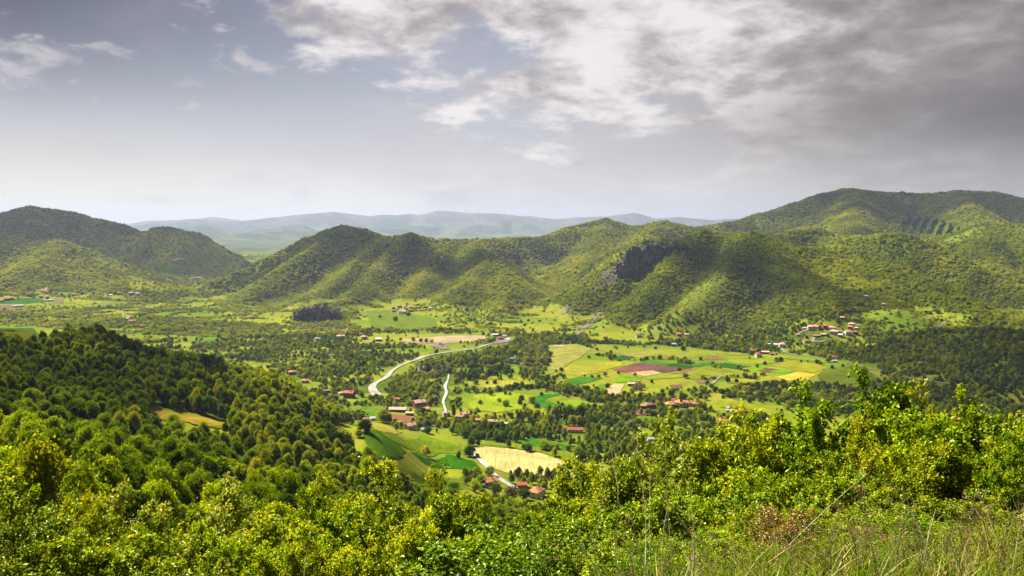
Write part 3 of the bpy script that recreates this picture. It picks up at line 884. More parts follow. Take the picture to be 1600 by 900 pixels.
def cover(x, y, z, px, py):
    """how much of the ground is under trees, 0..1, and how dark the trees are"""
    r = np.hypot(x, y)
    wj = np.clip(9000.0 / np.maximum(r, 400), 3, 10)
    px = px + (fbm(x / 24, y / 24, 2, 301) - .5) * 2 * wj
    py = py + (fbm(x / 24, y / 24, 2, 302) - .5) * wj
    hilly = sstep(z + (fbm(x / 90, y / 90, 3, 101) - .5) * 22, 9, 20)
    n = fbm(x / 130, y / 130, 4, 111)
    dens = hilly * np.where(n > .76, .35, 1.0)
    # hedgerows and copses of the open valley
    val = 1 - hilly
    c = fbm(x / 55, y / 30, 3, 121)
    hd = ridged(x / 160 + .2 * n, y / 110, 1, 131)
    dens = np.maximum(dens, val * np.where(c > .60, .75, 0.03))
    dens = np.maximum(dens, val * np.where((hd > .94), .7, 0.0))
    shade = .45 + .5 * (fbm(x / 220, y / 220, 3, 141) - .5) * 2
    f = y > 50
    for poly, d in SPARSE:
        i = in_poly(px, py, poly) & f & (r > 900)
        dens = np.where(i, d, dens)
    for poly, d, s in WOODS:
        i = in_poly(px, py, poly) & f & (r > 560)
        dens = np.where(i, np.maximum(d * np.where(c > .36, 1, .35), 0), dens)
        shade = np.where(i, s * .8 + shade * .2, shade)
    for poly, dd in PLAIN:
        i = in_poly(px, py, poly) & f & (r > 560)
        dens = np.where(i, np.minimum(dens, dd * np.where(c > .5, 1.6, .4)), dens)
    nearhill = (r < 1150) & (z > 9)
    dens = np.where(nearhill & (px < 620), 1.0, dens)
    dens = np.where((r < 620), np.where(z > 14, .95, .35), dens)
    for pts, w in HEDGES:
        i = near_line(px, py, pts, w) & f & (r > 560)
        dens = np.where(i, .95, dens)
        shade = np.where(i, .75, shade)
    for poly in MEADOWS:
        i = in_poly(px, py, poly) & f & (r > 60)
        dens = np.where(i, .015, dens)
    for fl in FIELDS:
        dens = np.where(in_poly(px, py, fl[0]) & f & (r > 200), 0, dens)
    for poly in CLIFFS_PX:
        dens = np.where(in_poly(px, py, poly) & f & (r > 1000), .45, dens)
    return dens, shade


dens_g, _sh = cover(gx, gy, GZ, GPX, GPY)
rockm = np.zeros_like(GZ)
for poly in CLIFFS_PX:
    rockm = np.maximum(rockm, in_poly(GPX, GPY, poly) & (_r > 1000) & (gy > 0))
streakm = np.zeros_like(GZ)
for poly, d in SPARSE[:4]:
    streakm = np.maximum(streakm, in_poly(GPX, GPY, poly) & (_r > 1000) & (gy > 0))  # sunlit streaks on the spurs, painted into the ground
V = np.stack([gx, gy, GZ], -1).reshape(-1, 3)
na, nr = len(AZ), len(RR)
ii = np.arange((nr - 1) * (na - 1))
rw, cl = ii // (na - 1), ii % (na - 1)
Fc = np.stack([rw * na + cl, rw * na + cl + 1, (rw + 1) * na + cl + 1, (rw + 1) * na + cl], -1)[:, ::-1]
first = rw == 0
# first ring collapses to the centre point: keep as triangles-free quads with tiny inner radius
V[:na, :2] = np.stack([.02 * np.sin(AZ), .02 * np.cos(AZ)], -1)
ground_mat = make_ground_mat()
g = obj('ground', mesh('ground', V, Fc, ground_mat, True, {'wood': sstep(dens_g, .2, .6).ravel(), 'rock': rockm.ravel(), 'dry': streakm.ravel() * .8}))
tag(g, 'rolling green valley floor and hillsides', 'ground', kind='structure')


# ------------------------------------------------------------------ sheets laid on the ground
def drape(name, poly, mat, lift=.35, step=None, jitter=0.0, world=False, seed=1):
    pts = [p if world else hit(*p)[:2] for p in poly]
    P2 = np.array(pts)
    size = max(np.ptp(P2[:, 0]), np.ptp(P2[:, 1]))
    step = step or max(3.0, size / 26)
    # finer outline with slightly uneven edges
    rng = np.random.default_rng(seed)
    out = []
    n = len(P2)
    for i in range(n):
        a, b = P2[i], P2[(i + 1) % n]
        k = max(1, int(np.hypot(*(b - a)) / step))
        nrm = np.array([b[1] - a[1], a[0] - b[0]]) / (np.hypot(*(b - a)) + 1e-9)
        for j in range(k):
            out.append(a + (b - a) * j / k + nrm * (rng.normal() * jitter if j else 0))
    out = np.array(out)
    gx_ = np.arange(P2[:, 0].min(), P2[:, 0].max(), step)
    gy_ = np.arange(P2[:, 1].min(), P2[:, 1].max(), step)
    A, B = np.meshgrid(gx_, gy_)
    A, B = A.ravel() + .013, B.ravel() + .017
    i = in_poly(A, B, out.tolist())
    allp = [Vector(p) for p in out] + [Vector((a, b)) for a, b in zip(A[i], B[i])]
    m = len(out)
    vv, _, ff, *_ = delaunay_2d_cdt(allp, [(k, (k + 1) % m) for k in range(m)], [], 1, 1e-4)
    vv = np.array([tuple(v) for v in vv])
    zz = gz(vv[:, 0], vv[:, 1]) + lift
    return obj(name, mesh(name, np.column_stack([vv, zz]), [tuple(f) for f in ff], mat, True))


def ribbon(name, px_pts, width, mat, lift=.5, wob=.12, taper=None, seed=3):
    P = np.array([hit(*p)[:2] for p in px_pts])
    # resample with a smooth curve
    t = np.concatenate([[0], np.cumsum(np.hypot(*np.diff(P, axis=0).T))])
    n = max(8, int(t[-1] / 5))
    s = np.linspace(0, t[-1], n)
    X, Y = np.interp(s, t, P[:, 0]), np.interp(s, t, P[:, 1])
    for _ in range(3):
        X[1:-1] = (X[:-2] + 2 * X[1:-1] + X[2:]) / 4
        Y[1:-1] = (Y[:-2] + 2 * Y[1:-1] + Y[2:]) / 4
    dx, dy = np.gradient(X), np.gradient(Y)
    L = np.hypot(dx, dy) + 1e-9
    nx, ny = -dy / L, dx / L
    rng = np.random.default_rng(seed)
    cols = 5
    w = width * (1 + wob * np.interp(np.arange(n), np.arange(0, n + 4, 4), rng.normal(size=len(np.arange(0, n + 4, 4)))))
    if taper is not None:
        w = w * np.interp(np.linspace(0, 1, n), *zip(*taper))
    V, Fc = [], []
    for c in range(cols):
        o = (c / (cols - 1) - .5) * w
        x, y = X + nx * o, Y + ny * o
        V.append(np.stack([x, y, gz(x, y) + lift], -1))
    V = np.stack(V, 1)
    V[:, :, 2] = V[:, :, 2].mean(1, keepdims=True) * .6 + V[:, :, 2] * .4
    V[:, :, 2] = np.maximum(V[:, :, 2], gz(V[:, :, 0], V[:, :, 1]) + lift * .6)
    V = V.reshape(-1, 3)
    for i in range(n - 1):
        for c in range(cols - 1):
            Fc.append((i * cols + c, i * cols + c + 1, (i + 1) * cols + c + 1, (i + 1) * cols + c))
    return obj(name, mesh(name, V, Fc, mat, True)), np.stack([X, Y], -1)


def field_mat(name, col, seed):
    m_, N, b = new_mat(name)
    ge = N.node('ShaderNodeNewGeometry')
    mp = N.node('ShaderNodeMapping')
    N.put(mp.inputs[0], ge.outputs['Position'])
    rr = random.Random(seed)
    mp.inputs['Rotation'].default_value = (0, 0, rr.uniform(-.9, .9))
    mp.inputs['Scale'].default_value = (.5, .05, .05)
    n = N.noise(mp.outputs[0], 1.0, 4, .7)
    n2 = N.noise(ge.outputs['Position'], .035, 6, .7)
    n3 = N.noise(ge.outputs['Position'], 1.3, 2, .6)
    v = N.m('ADD', N.m('ADD', N.m('MULTIPLY', n, .35), N.m('MULTIPLY', n2, .45)), N.m('MULTIPLY', n3, .2))
    lo = tuple(c * .34 for c in col)
    hi = tuple(min(.8, c * .93) for c in col)
    N.put(b.inputs['Base Color'], N.mix(N.ss(v, .32, .66), lo, hi))
    b.inputs['Roughness'].default_value = .95
    b.inputs['Specular IOR Level'].default_value = 0.0
    return m_


for k, (poly, col, lab, cat) in enumerate(FIELDS):
    o = drape('field', poly, field_mat('crop', col, k), lift=.4 + .004 * k, jitter=.5, seed=k)
    tag(o, lab, cat, kind='structure')

gravel = flat_mat('white_gravel', (.40, .38, .34), .95, .22, .05)
pale = flat_mat('pale_track', (.27, .25, .21), .95, .12, .05)
ROADPX = []
for k, (pts, w, nm, lab) in enumerate(ROADS):
    tp = None
    if nm == 'gravel_road':
        tp = [(0, 1.9), (.06, 1.5), (.16, 1.0), (.36, .8), (.46, .75), (.52, 1.5), (.58, .8), (.8, .65), (.93, 1.0), (1, 2.2)]
    o, c = ribbon(nm, pts, w, gravel if k < 2 else pale, .85 + .01 * k, .14 if k == 0 else .08, tp, seed=k)
    tag(o, lab, 'road', kind='structure')
    ROADPX.append((c, w * (1.0 if k else 1.5)))


def water_mat():
    m_, N, b = new_mat('rapids')
    ge = N.node('ShaderNodeNewGeometry')
    n = N.noise(ge.outputs['Position'], .35, 6, .7)
    N.put(b.inputs['Base Color'], N.mix(N.ss(n, .38, .60), (.10, .13, .12), (.42, .45, .45)))
    b.inputs['Roughness'].default_value = .35
    bp = N.node('ShaderNodeBump')
    bp.inputs['Strength'].default_value = .6
    bp.inputs['Distance'].default_value = .4
    N.put(bp.inputs['Height'], n)
    N.l.new(bp.outputs[0], b.inputs['Normal'])
    return m_


wm = water_mat()
o, c = ribbon('river', RIVER, 3.6, wm, .7, .2, [(0, .5), (.3, .9), (1, .9)], 9)
tag(o, 'bright white river rapids between the trees behind the village', 'river', kind='structure')
ROADPX.append((c, 4))
o, c = ribbon('river', RIVER2, 6.0, wm, .7, .3, None, 19)
tag(o, 'glimpse of pale river at the mouth of the gorge', 'river', kind='structure')
ROADPX.append((c, 8))

# bare scree tongues on the rocky hill
scree = flat_mat('scree', (.20, .165, .15), .95, .2, .04)
for k, (poly, lab) in enumerate([
        ([(893, 530), (900, 520), (918, 505), (930, 492), (945, 480), (938, 492), (925, 506), (910, 520)], 'long grey scree tongue falling from the cliff to the gorge'),
        ([(878, 492), (884, 476), (893, 474), (888, 484), (882, 493)], 'short rusty scree patch left of the long tongue'),
        ([(582, 416), (594, 412), (604, 414), (598, 424), (594, 427), (588, 420)], 'small purple grey scree patch on the left hill'),
        ([(672, 541), (690, 535), (702, 545), (690, 547)], 'bare earth bank below the long pale field'),
        ([(810, 532), (760, 531), (752, 537), (776, 538)], 'trampled bare earth round the building site'),
        ([(1464, 505), (1475, 503), (1480, 510), (1468, 513)], 'bare pink earth scar on the right hillside')]):
    tag(drape('scree', poly, scree, 1.0 + .01 * k, jitter=2.0, seed=70 + k), lab, 'scree', kind='structure')


# ------------------------------------------------------------------ cliffs
def rock_mat():
    m_, N, b = new_mat('cliff_rock')
    tc = N.node('ShaderNodeTexCoord')
    mp = N.node('ShaderNodeMapping')
    mp.inputs['Scale'].default_value = (.16, .16, .03)
    N.put(mp.inputs[0], tc.outputs['Object'])
    n = N.noise(mp.outputs[0], 1.0, 6, .7)
    n2 = N.noise(tc.outputs['Object'], .06, 5, .65)
    c = N.mix(N.ss(n, .35, .68), (.05, .043, .052), (.26, .225, .235))
    c = N.mix(N.m('MULTIPLY', N.ss(n2, .55, .7), .8), c, (.05, .075, .02))
    N.put(b.inputs['Base Color'], c)
    b.inputs['Roughness'].default_value = .95
    b.inputs['Specular IOR Level'].default_value = 0.0
    bp = N.node('ShaderNodeBump')
    bp.inputs['Distance'].default_value = 3.0
    N.put(bp.inputs['Height'], n)
    N.l.new(bp.outputs[0], b.inputs['Normal'])
    return m_


ROCK = rock_mat()
CLIFF_TOPS = []


def cliff(label, tops, bots, dist, depth, seed, nu=70, nv=24, group=None):
    """a broken rock wall: its foot on the slope, its top running back into the hill"""
    tops, bots = np.array(tops, float), np.array(bots, float)
    u = np.linspace(0, 1, nu)
    T = np.stack([np.interp(u, np.linspace(0, 1, len(tops)), tops[:, i]) for i in (0, 1)], -1)
    B = np.stack([np.interp(u, np.linspace(0, 1, len(bots)), bots[:, i]) for i in (0, 1)], -1)
    rng = np.random.default_rng(seed)
    T[:, 1] += (fbm(u * 22, u * 0, 3, seed) - .45) * 13 * np.clip(np.minimum(u, 1 - u) * 12, .2, 1)
    B[:, 1] += (fbm(u * 17, u * 0 + 4, 3, seed + 9) - .5) * 12
    rows = []
    for i in range(nu):
        d = np.interp(u[i], [0, 1], dist)
        a, b = at(T[i, 0], T[i, 1], d + 6), at(B[i, 0], B[i, 1], d - 4)
        b = b - np.array([0, 0, 6.0])
        v = np.linspace(0, 1, nv)[:, None]
        rows.append(b * (1 - v) + a * v)
    G = np.array(rows)
    s = u[:, None] * np.ones(nv)[None] * nu
    hgt = np.linspace(0, 1, nv)[None] * np.ones(nu)[:, None]
    col = ridged(s / 7 + hgt * .5, hgt * .8, 3, seed + 1)
    led = fbm(s / 5, hgt * 7, 3, seed + 2)
    push = (col * 24 + led * 14 - 16)
    dirn = -G[:, :, :2] / np.linalg.norm(G[:, :, :2], axis=-1, keepdims=True)
    G[:, :, :2] += dirn * push[..., None]
    back = G[:, -1].copy()
    back[:, :2] -= dirn[:, -1] * depth
    back[:, 2] -= 6
    back2 = back.copy()
    back2[:, 2] -= 90
    for t_ in (0.05, .3, .6, 1.0):
        CLIFF_TOPS.append(G[:, -1] * (1 - t_) + back * t_)
    CLIFF_TOPS.append(G[:, 1] + np.concatenate([dirn[:, 0] * 12, np.zeros((nu, 1)) - 3], 1))
    G = np.concatenate([G, back[:, None], back2[:, None]], 1)
    nvv = nv + 2
    V = G.reshape(-1, 3)
    c0 = V.mean(0)
    Fc = [(i * nvv + j, (i + 1) * nvv + j, (i + 1) * nvv + j + 1, i * nvv + j + 1) for i in range(nu - 1) for j in range(nvv - 1)]
    Fc.append(tuple(range(nvv - 1, -1, -1)))
    Fc.append(tuple((nu - 1) * nvv + j for j in range(nvv)))
    Fc += [((i + 1) * nvv, i * nvv, i * nvv + nvv - 1, (i + 1) * nvv + nvv - 1) for i in range(nu - 1)]
    o = obj('cliff', mesh('cliff', V - c0, Fc, ROCK))
    o.location = c0
    return tag(o, label, 'cliff', group, 'structure')


cliff('tall dark columnar cliff below the top of the rocky hill', [(962, 418), (972, 402), (984, 386), (996, 383), (1003, 391), (1010, 379), (1020, 377), (1040, 376), (1056, 375)],
      [(960, 436), (985, 436), (1003, 432), (1018, 420), (1034, 404), (1056, 382)], (1820, 1900), 60, 11)
cliff('dark rib of rock right of the tall cliff', [(1044, 404), (1056, 392), (1070, 380)], [(1042, 414), (1056, 404), (1070, 388)], (1860, 1890), 30, 29, 34, 12)
cliff('broad dark rock face at the foot of the left hill', [(458, 496), (466, 486), (478, 479), (496, 477), (512, 480), (526, 487), (538, 500)],
      [(456, 513), (470, 515), (490, 514), (512, 512), (528, 512), (540, 514)], (1690, 1700), 70, 37, 60, 16)
cliff('small shaded rock outcrop under the gravel road', [(648, 573), (658, 569), (668, 574), (672, 582)], [(648, 576), (656, 577), (664, 581), (672, 585)], (1075, 1060), 14, 41, 30, 10)

# ------------------------------------------------------------------ trees: crowns made of many leaf-sized faces
G1, G2, G3 = (.09, .17, .002), (.21, .31, .003), (.34, .42, .004)
LEAF = leaf_mat('leaf_wood', G1, G2, G3, .5, 0, .012)
LEAF_DARK = leaf_mat('leaf_dark', (.035, .07, .005), (.06, .11, .006), (.10, .15, .008), .42, 0, .012)
LEAF_PALE = leaf_mat('leaf_willow', (.12, .15, .05), (.17, .20, .07), (.24, .26, .10), .45, 0, .012)
LEAF_YEL = leaf_mat('leaf_young', (.17, .23, .006), (.26, .30, .008), (.38, .38, .015), .5, 0, .02)
LEAF_VAL = leaf_mat('leaf_valley', (.11, .18, .005), (.20, .275, .006), (.32, .36, .010), .52, 0, .012)
LEAF_LIT = leaf_mat('leaf_painted_light', (.26, .31, .006), (.34, .38, .008), (.42, .43, .012), .5, 0, .02)  # lit copy of the far leaves: sunlight and haze put into the colour
NEEDLE = leaf_mat('needles', (.012, .024, .008), (.022, .036, .012), (.035, .05, .016), .15, .1, .01)
FAR_LEAF = leaf_mat('leaf_far', (.18, .24, .004), (.29, .35, .005), (.42, .45, .008), .5, 0, .006)
BARK = flat_mat('bark', (.075, .058, .042), .95, .3, 3)
BARK_PALE = flat_mat('bark_pale', (.17, .145, .11), .95, .3, 3)


def quads(C, Nrm, size, rng, fold=0.0, aspect=1.0):
    """one diamond per centre, facing Nrm"""
    n = len(C)
    Nrm = Nrm / (np.linalg.norm(Nrm, axis=1, keepdims=True) + 1e-9)
    A = np.cross(Nrm, rng.normal(size=(n, 3)))
    A /= np.linalg.norm(A, axis=1, keepdims=True) + 1e-9
    B = np.cross(Nrm, A)
    s = size * (.6 + .8 * rng.random((n, 1)))
    V = np.stack([C - A * s, C - B * s * aspect + Nrm * s * fold, C + A * s, C + B * s * aspect + Nrm * s * fold], 1).reshape(-1, 3)
    Fq = np.arange(4 * n).reshape(-1, 4)
    return V, Fq


def crown_mesh(name, seed, nf, fs, mat, lobes=14, wide=1.0, tall=1.0, base=.22, core=True, cone=0.0, up=.35):
    """crown about 1 m wide and 1 m tall, to be scaled; built from leaf clumps on many uneven lobes"""
    rng = np.random.default_rng(seed)
    L = []
    for k in range(lobes):
        h = (k + .5) / lobes
        prof = math.sin(math.pi * min(1, (h * .85 + .12))) ** .7 * (1 - cone * h)
        a = k * 2.4 + rng.random() * 1.2
        rr = .40 * wide * prof * (.55 + .5 * rng.random())
        c = np.array([math.cos(a) * rr, math.sin(a) * rr, base + (1 - base) * (.12 + .78 * h) * tall])
        L.append((c, np.array([1, 1, .8]) * (.13 + .13 * rng.random()) * (1.0 if lobes < 20 else rng.uniform(.55, .95)) * wide * (1 - .55 * cone * h)))
    L.append((np.array([0, 0, base + (1 - base) * .5 * tall]), np.array([.26 * wide, .26 * wide, .3 * tall]) * (1.0 if lobes < 20 else .72) * (1 - .3 * cone)))
    wts = np.array([l[1].prod() ** (2 / 3) for l in L])
    cnt = np.maximum(3, (wts / wts.sum() * nf)).astype(int)
    C, Nn = [], []
    for (c, rad), m_ in zip(L, cnt):
        d = rng.normal(size=(m_, 3))
        d[:, 2] += .25
        d /= np.linalg.norm(d, axis=1, keepdims=True)
        r_ = (1 - .28 * rng.random((m_, 1)) ** 2) * (1 + .19 * rng.normal(size=(m_, 1)))
        C.append(c + d * rad * r_)
        Nn.append(d + rng.normal(size=(m_, 3)) * .55 + np.array([0, 0, up]))
    C, Nn = np.concatenate(C), np.concatenate(Nn)
    V, Fq = quads(C, Nn, fs, rng, .12)
    if core:
        cv, cf = [], []
        nphi, nth = 7, 5
        b0 = len(V)
        for c, rad in L[::2] + [L[-1]]:
            b = b0 + len(cv)
            for i in range(nth + 1):
                for j in range(nphi):
                    th, ph = math.pi * i / nth, 2 * math.pi * (j + .5 * (i % 2)) / nphi
                    k = .66 * (1 + .1 * rng.normal())
                    cv.append(c + rad * k * np.array([math.sin(th) * math.cos(ph), math.sin(th) * math.sin(ph), math.cos(th)]))
            for i in range(nth):
                for j in range(nphi):
                    cf.append((b + i * nphi + j, b + i * nphi + (j + 1) % nphi, b + (i + 1) * nphi + (j + 1) % nphi, b + (i + 1) * nphi + j)[::-1])
        V = np.concatenate([V, np.array(cv)])
        Fq = np.concatenate([Fq, np.array(cf)])
    return mesh(name, V, Fq, mat)


def trunk_mesh(name, seed, mat, h=.7, r=.03, limbs=6):
    rng = random.Random(seed)
    mb = MB()
    p = Vector((0, 0, -.05))
    pts = [p.copy()]
    for k in range(4):
        p = p + Vector((rng.uniform(-.02, .02), rng.uniform(-.02, .02), h / 4))
        pts.append(p.copy())
    for k in range(4):
        mb.bar(pts[k], pts[k + 1], r * (1 - k * .2), 7, r * (1 - (k + 1) * .2))
    for k in range(limbs):
        t = .35 + .6 * k / limbs
        q = pts[0].lerp(pts[-1], t)
        a = k * 2.4 + rng.random()
        e = q + Vector((math.cos(a) * .26, math.sin(a) * .26, .22)) * rng.uniform(.7, 1.1)
        m_ = q.lerp(e, .5) + Vector((0, 0, -.02))
        mb.bar(q, m_, r * .5 * (1 - t * .4), 5, r * .3)
        mb.bar(m_, e, r * .3, 4, r * .1)
    return mesh(name, mb.v, mb.f, mat)


NEARV = [crown_mesh('crown', 200 + k, 8500, .0175, LEAF if k < 3 else LEAF_YEL if k == 3 else LEAF_DARK, 27, 1.05 - .08 * (k % 3), 1.0, .18, True, .1 * (k % 3)) for k in range(5)]
MIDV = [crown_mesh('crown', 300 + k, 2400, .031, LEAF if k < 3 else LEAF_YEL if k == 3 else LEAF_DARK, 22, 1.1 - .1 * (k % 3), .95, .14, True, .15 * (k % 3)) for k in range(5)]
POPLAR = crown_mesh('crown', 350, 1800, .026, LEAF_DARK, 18, .42, 1.0, .08, True, .5)
WILLOW = crown_mesh('crown', 351, 1800, .032, LEAF_PALE, 16, 1.15, .95, .08, True, 0)
FIR = crown_mesh('crown', 352, 1800, .028, NEEDLE, 18, .5, 1.0, .06, True, .85, 0)
DARKV = crown_mesh('crown', 353, 1800, .032, LEAF_DARK, 14, 1.15, .9, .08, True, 0)
YELV = crown_mesh('crown', 354, 1800, .032, LEAF_YEL, 14, 1.05, .95, .12, True, 0)
GREENV = crown_mesh('crown', 355, 1800, .032, LEAF, 14, 1.1, .95, .1, True, 0)
REDDISH = crown_mesh('crown', 356, 1500, .03, leaf_mat('leaf_brownish', (.07, .06, .03), (.10, .085, .035), (.13, .11, .04), .3, .1), 14, 1.05, .9, .15, False, 0)
VALV = [crown_mesh('crown', 380 + k, 1300, .038, LEAF_VAL, 10, 1.1 - .1 * k, .95, .08, True, .15 * k) for k in range(3)]
FARV = [crown_mesh('crown', 400 + k, 240, .085, FAR_LEAF if k < 3 else LEAF_DARK, 9, 1.15, .85, .05, True, 0) for k in range(5)]
FARLIT = crown_mesh('crown', 420, 240, .085, LEAF_LIT, 9, 1.2, .8, .05, True, 0)  # crown in the lightened leaves, for streaks and hazy slopes
TRUNKS = [trunk_mesh('trunk', 500 + k, BARK, .75, .022, 6) for k in range(3)]
TALLTRUNK = trunk_mesh('trunk', 510, BARK, .9, .018, 4)


def hidden_map():
    s = np.full(GZ.shape, -9.0)
    with np.errstate(divide='ignore', invalid='ignore'):
        sl_ = (GZ - EYE) / np.maximum(_r, 1)
    sl_[:4] = -9
    return np.maximum.accumulate(sl_, 0)


CUM = hidden_map()


def seen(x, y, z, top, margin=.006):
    az, r = np.arctan2(x, y), np.hypot(x, y)
    i = np.clip(np.searchsorted(AZ, az) - 1, 0, len(AZ) - 2)
    j = np.clip(np.searchsorted(RR, r) - 2, 0, len(RR) - 2)
    return (z + top - EYE) / r > CUM[j, i] - margin


HOUSE_XY = []       # filled by the house list; trees keep clear


def scatter(r0, r1, spacing, seed, azlim=.68):
    rng = np.random.default_rng(seed)
    n = int(2 * r1 / spacing)
    k = np.arange(n)
    X, Y = np.meshgrid(-r1 + k * spacing, np.arange(int(r1 / spacing) + 2) * spacing)
    X = X + (rng.random(X.shape) - .5) * spacing * .95 + (np.arange(X.shape[0]) % 2)[:, None] * spacing * .5
    Y = Y + (rng.random(Y.shape) - .5) * spacing * .95
    X, Y = X.ravel(), Y.ravel()
    r = np.hypot(X, Y)
    i = (r >= r0) & (r < r1) & (np.abs(np.arctan2(X, Y)) < azlim)
    X, Y = X[i], Y[i]
    Z = gz(X, Y)
    i = seen(X, Y, Z, 9)
    X, Y, Z = X[i], Y[i], Z[i]
    px, py = to_pix(X, Y, Z)
    d, sh = cover(X, Y, Z, px, py)
    i = rng.random(len(X)) < d
    X, Y, Z, sh = X[i], Y[i], Z[i], sh[i]
    keep = np.ones(len(X), bool)
    for kr, (c, w) in enumerate(ROADPX):
        bx = (X > c[:, 0].min() - 20) & (X < c[:, 0].max() + 20) & (Y > c[:, 1].min() - 20) & (Y < c[:, 1].max() + 20)
        idx = np.nonzero(bx & keep)[0]
        if len(idx):
            dd = np.min(np.hypot(X[idx][:, None] - c[None, ::2, 0], Y[idx][:, None] - c[None, ::2, 1]), 1)
            keep[idx[dd < w * .5 + 4]] = False
            # the lane must show: clear the trees standing just in front of it
            u = np.stack([X[idx], Y[idx]], -1)
            un = u / np.linalg.norm(u, axis=1, keepdims=True)
            q = u + un * 11
            dd = np.min(np.hypot(q[:, None, 0] - c[None, ::2, 0], q[:, None, 1] - c[None, ::2, 1]), 1)
            keep[idx[dd < w * .5 + (9 if kr < 2 else 2)]] = False
            if kr > 1 and kr != len(ROADPX) - 2:
                continue
            q = u + un * 26
            dd = np.min(np.hypot(q[:, None, 0] - c[None, ::2, 0], q[:, None, 1] - c[None, ::2, 1]), 1)
            keep[idx[dd < w * .5 + 7]] = False
    for hx, hy, hr in HOUSE_XY:
        ur = math.hypot(hx, hy)
        ux, uy = hx / ur, hy / ur
        along = (X - hx) * ux + (Y - hy) * uy
        side = -(X - hx) * uy + (Y - hy) * ux
        keep &= ~((np.abs(side) < hr) & (along > -hr * 3.0) & (along < hr))
    return X[keep], Y[keep], Z[keep], sh[keep], rng


# geometry-node instancer for the woods too many to count
LIB = bpy.data.collections.new('tree_kinds')


def lib_object(name, me):
    o = bpy.data.objects.new(name, me)
    LIB.objects.link(o)
    return o


def make_instancer(name, pts, scale, rot, kind, meshes, label):
    sub = bpy.data.collections.new(name + '_kinds')
    for k, me in enumerate(meshes):
        sub.objects.link(bpy.data.objects.new('kind_%02d' % k, me))
    me = bpy.data.meshes.new(name)
    me.vertices.add(len(pts))
    me.vertices.foreach_set('co', np.asarray(pts, np.float32).ravel())
    a = me.attributes.new('size', 'FLOAT_VECTOR', 'POINT')
    a.data.foreach_set('vector', np.asarray(scale, np.float32).ravel())
    a = me.attributes.new('turn', 'FLOAT', 'POINT')
    a.data.foreach_set('value', np.asarray(rot, np.float32))
    a = me.attributes.new('which', 'INT', 'POINT')
    a.data.foreach_set('value', np.asarray(kind, np.int32))
    me.update()
    o = obj(name, me)
    ng = bpy.data.node_groups.new(name, 'GeometryNodeTree')
    ng.interface.new_socket('Geometry', in_out='INPUT', socket_type='NodeSocketGeometry')
    ng.interface.new_socket('Geometry', in_out='OUTPUT', socket_type='NodeSocketGeometry')
    n = ng.nodes
    gi, go = n.new('NodeGroupInput'), n.new('NodeGroupOutput')
    iop = n.new('GeometryNodeInstanceOnPoints')
    ci = n.new('GeometryNodeCollectionInfo')
    ci.inputs['Collection'].default_value = sub
    ci.inputs['Separate Children'].default_value = True
    ci.inputs['Reset Children'].default_value = True
    iop.inputs['Pick Instance'].default_value = True

    def named(t, nm):
        q = n.new('GeometryNodeInputNamedAttribute')
        q.data_type = t
        q.inputs['Name'].default_value = nm
        return q.outputs[0]
    ng.links.new(gi.outputs[0], iop.inputs['Points'])
    ng.links.new(ci.outputs[0], iop.inputs['Instance'])
    ng.links.new(named('INT', 'which'), iop.inputs['Instance Index'])
    ng.links.new(named('FLOAT_VECTOR', 'size'), iop.inputs['Scale'])
    cx = n.new('ShaderNodeCombineXYZ')
    ng.links.new(named('FLOAT', 'turn'), cx.inputs[2])
    ng.links.new(cx.outputs[0], iop.inputs['Rotation'])
    ng.links.new(iop.outputs[0], go.inputs[0])
    md = o.modifiers.new('woods', 'NODES')
    md.node_group = ng
    tag(o, label, 'forest', kind='stuff')
    return o

# ------------------------------------------------------------------ houses, sheds, bridge
def roof_mat(name, col):
    m_, N, b = new_mat(name)
    tc = N.node('ShaderNodeTexCoord')
    w = N.node('ShaderNodeTexWave', wave_type='BANDS', bands_direction='Z')
    N.put(w.inputs['Vector'], tc.outputs['Object'])
    w.inputs['Scale'].default_value = 1.6
    w.inputs['Distortion'].default_value = .6
    n = N.noise(tc.outputs['Object'], .8, 5, .7)
    c = N.mix(N.ss(n, .3, .7), tuple(x * .52 for x in col), tuple(min(.7, x * 1.05) for x in col))
    c = N.mix(N.m('MULTIPLY', w.outputs['Fac'], .25), c, tuple(x * .4 for x in col))
    N.put(b.inputs['Base Color'], c)
    b.inputs['Roughness'].default_value = .85
    b.inputs['Specular IOR Level'].default_value = .2
    return m_


RM = {'orange': roof_mat('roof_tile_orange', (.58, .23, .10)), 'red': roof_mat('roof_tile_red', (.40, .11, .06)), 'pink': roof_mat('roof_tile_faded', (.64, .40, .30)),
      'brown': roof_mat('roof_tile_brown', (.28, .14, .09)), 'grey': roof_mat('roof_sheet_grey', (.36, .38, .42)), 'white': roof_mat('roof_sheet_white', (.70, .71, .72)),
      'rust': roof_mat('roof_rust', (.46, .28, .17)), 'blue': roof_mat('roof_sheet_blue', (.35, .45, .60))}
WM = {'white': flat_mat('render_white', (.72, .70, .66), .9, .06), 'cream': flat_mat('render_cream', (.58, .50, .38), .9, .08), 'brick': flat_mat('brick', (.30, .12, .07), .9, .15),
      'grey': flat_mat('render_grey', (.40, .38, .36), .9, .12), 'wood': flat_mat('boards', (.16, .10, .06), .9, .2), 'blue': flat_mat('render_blue', (.42, .48, .62), .9, .06), 'pink': flat_mat('render_pink', (.55, .33, .28), .9, .08)}
WINM, WNM, WNB = new_mat('window_glass')
WNB.inputs['Base Color'].default_value = (.03, .035, .04, 1)
WNB.inputs['Roughness'].default_value = .15
DOORM = flat_mat('door_paint', (.12, .07, .04), .6, .1)
CHIMM = flat_mat('chimney_brick', (.26, .13, .09), .9, .15)


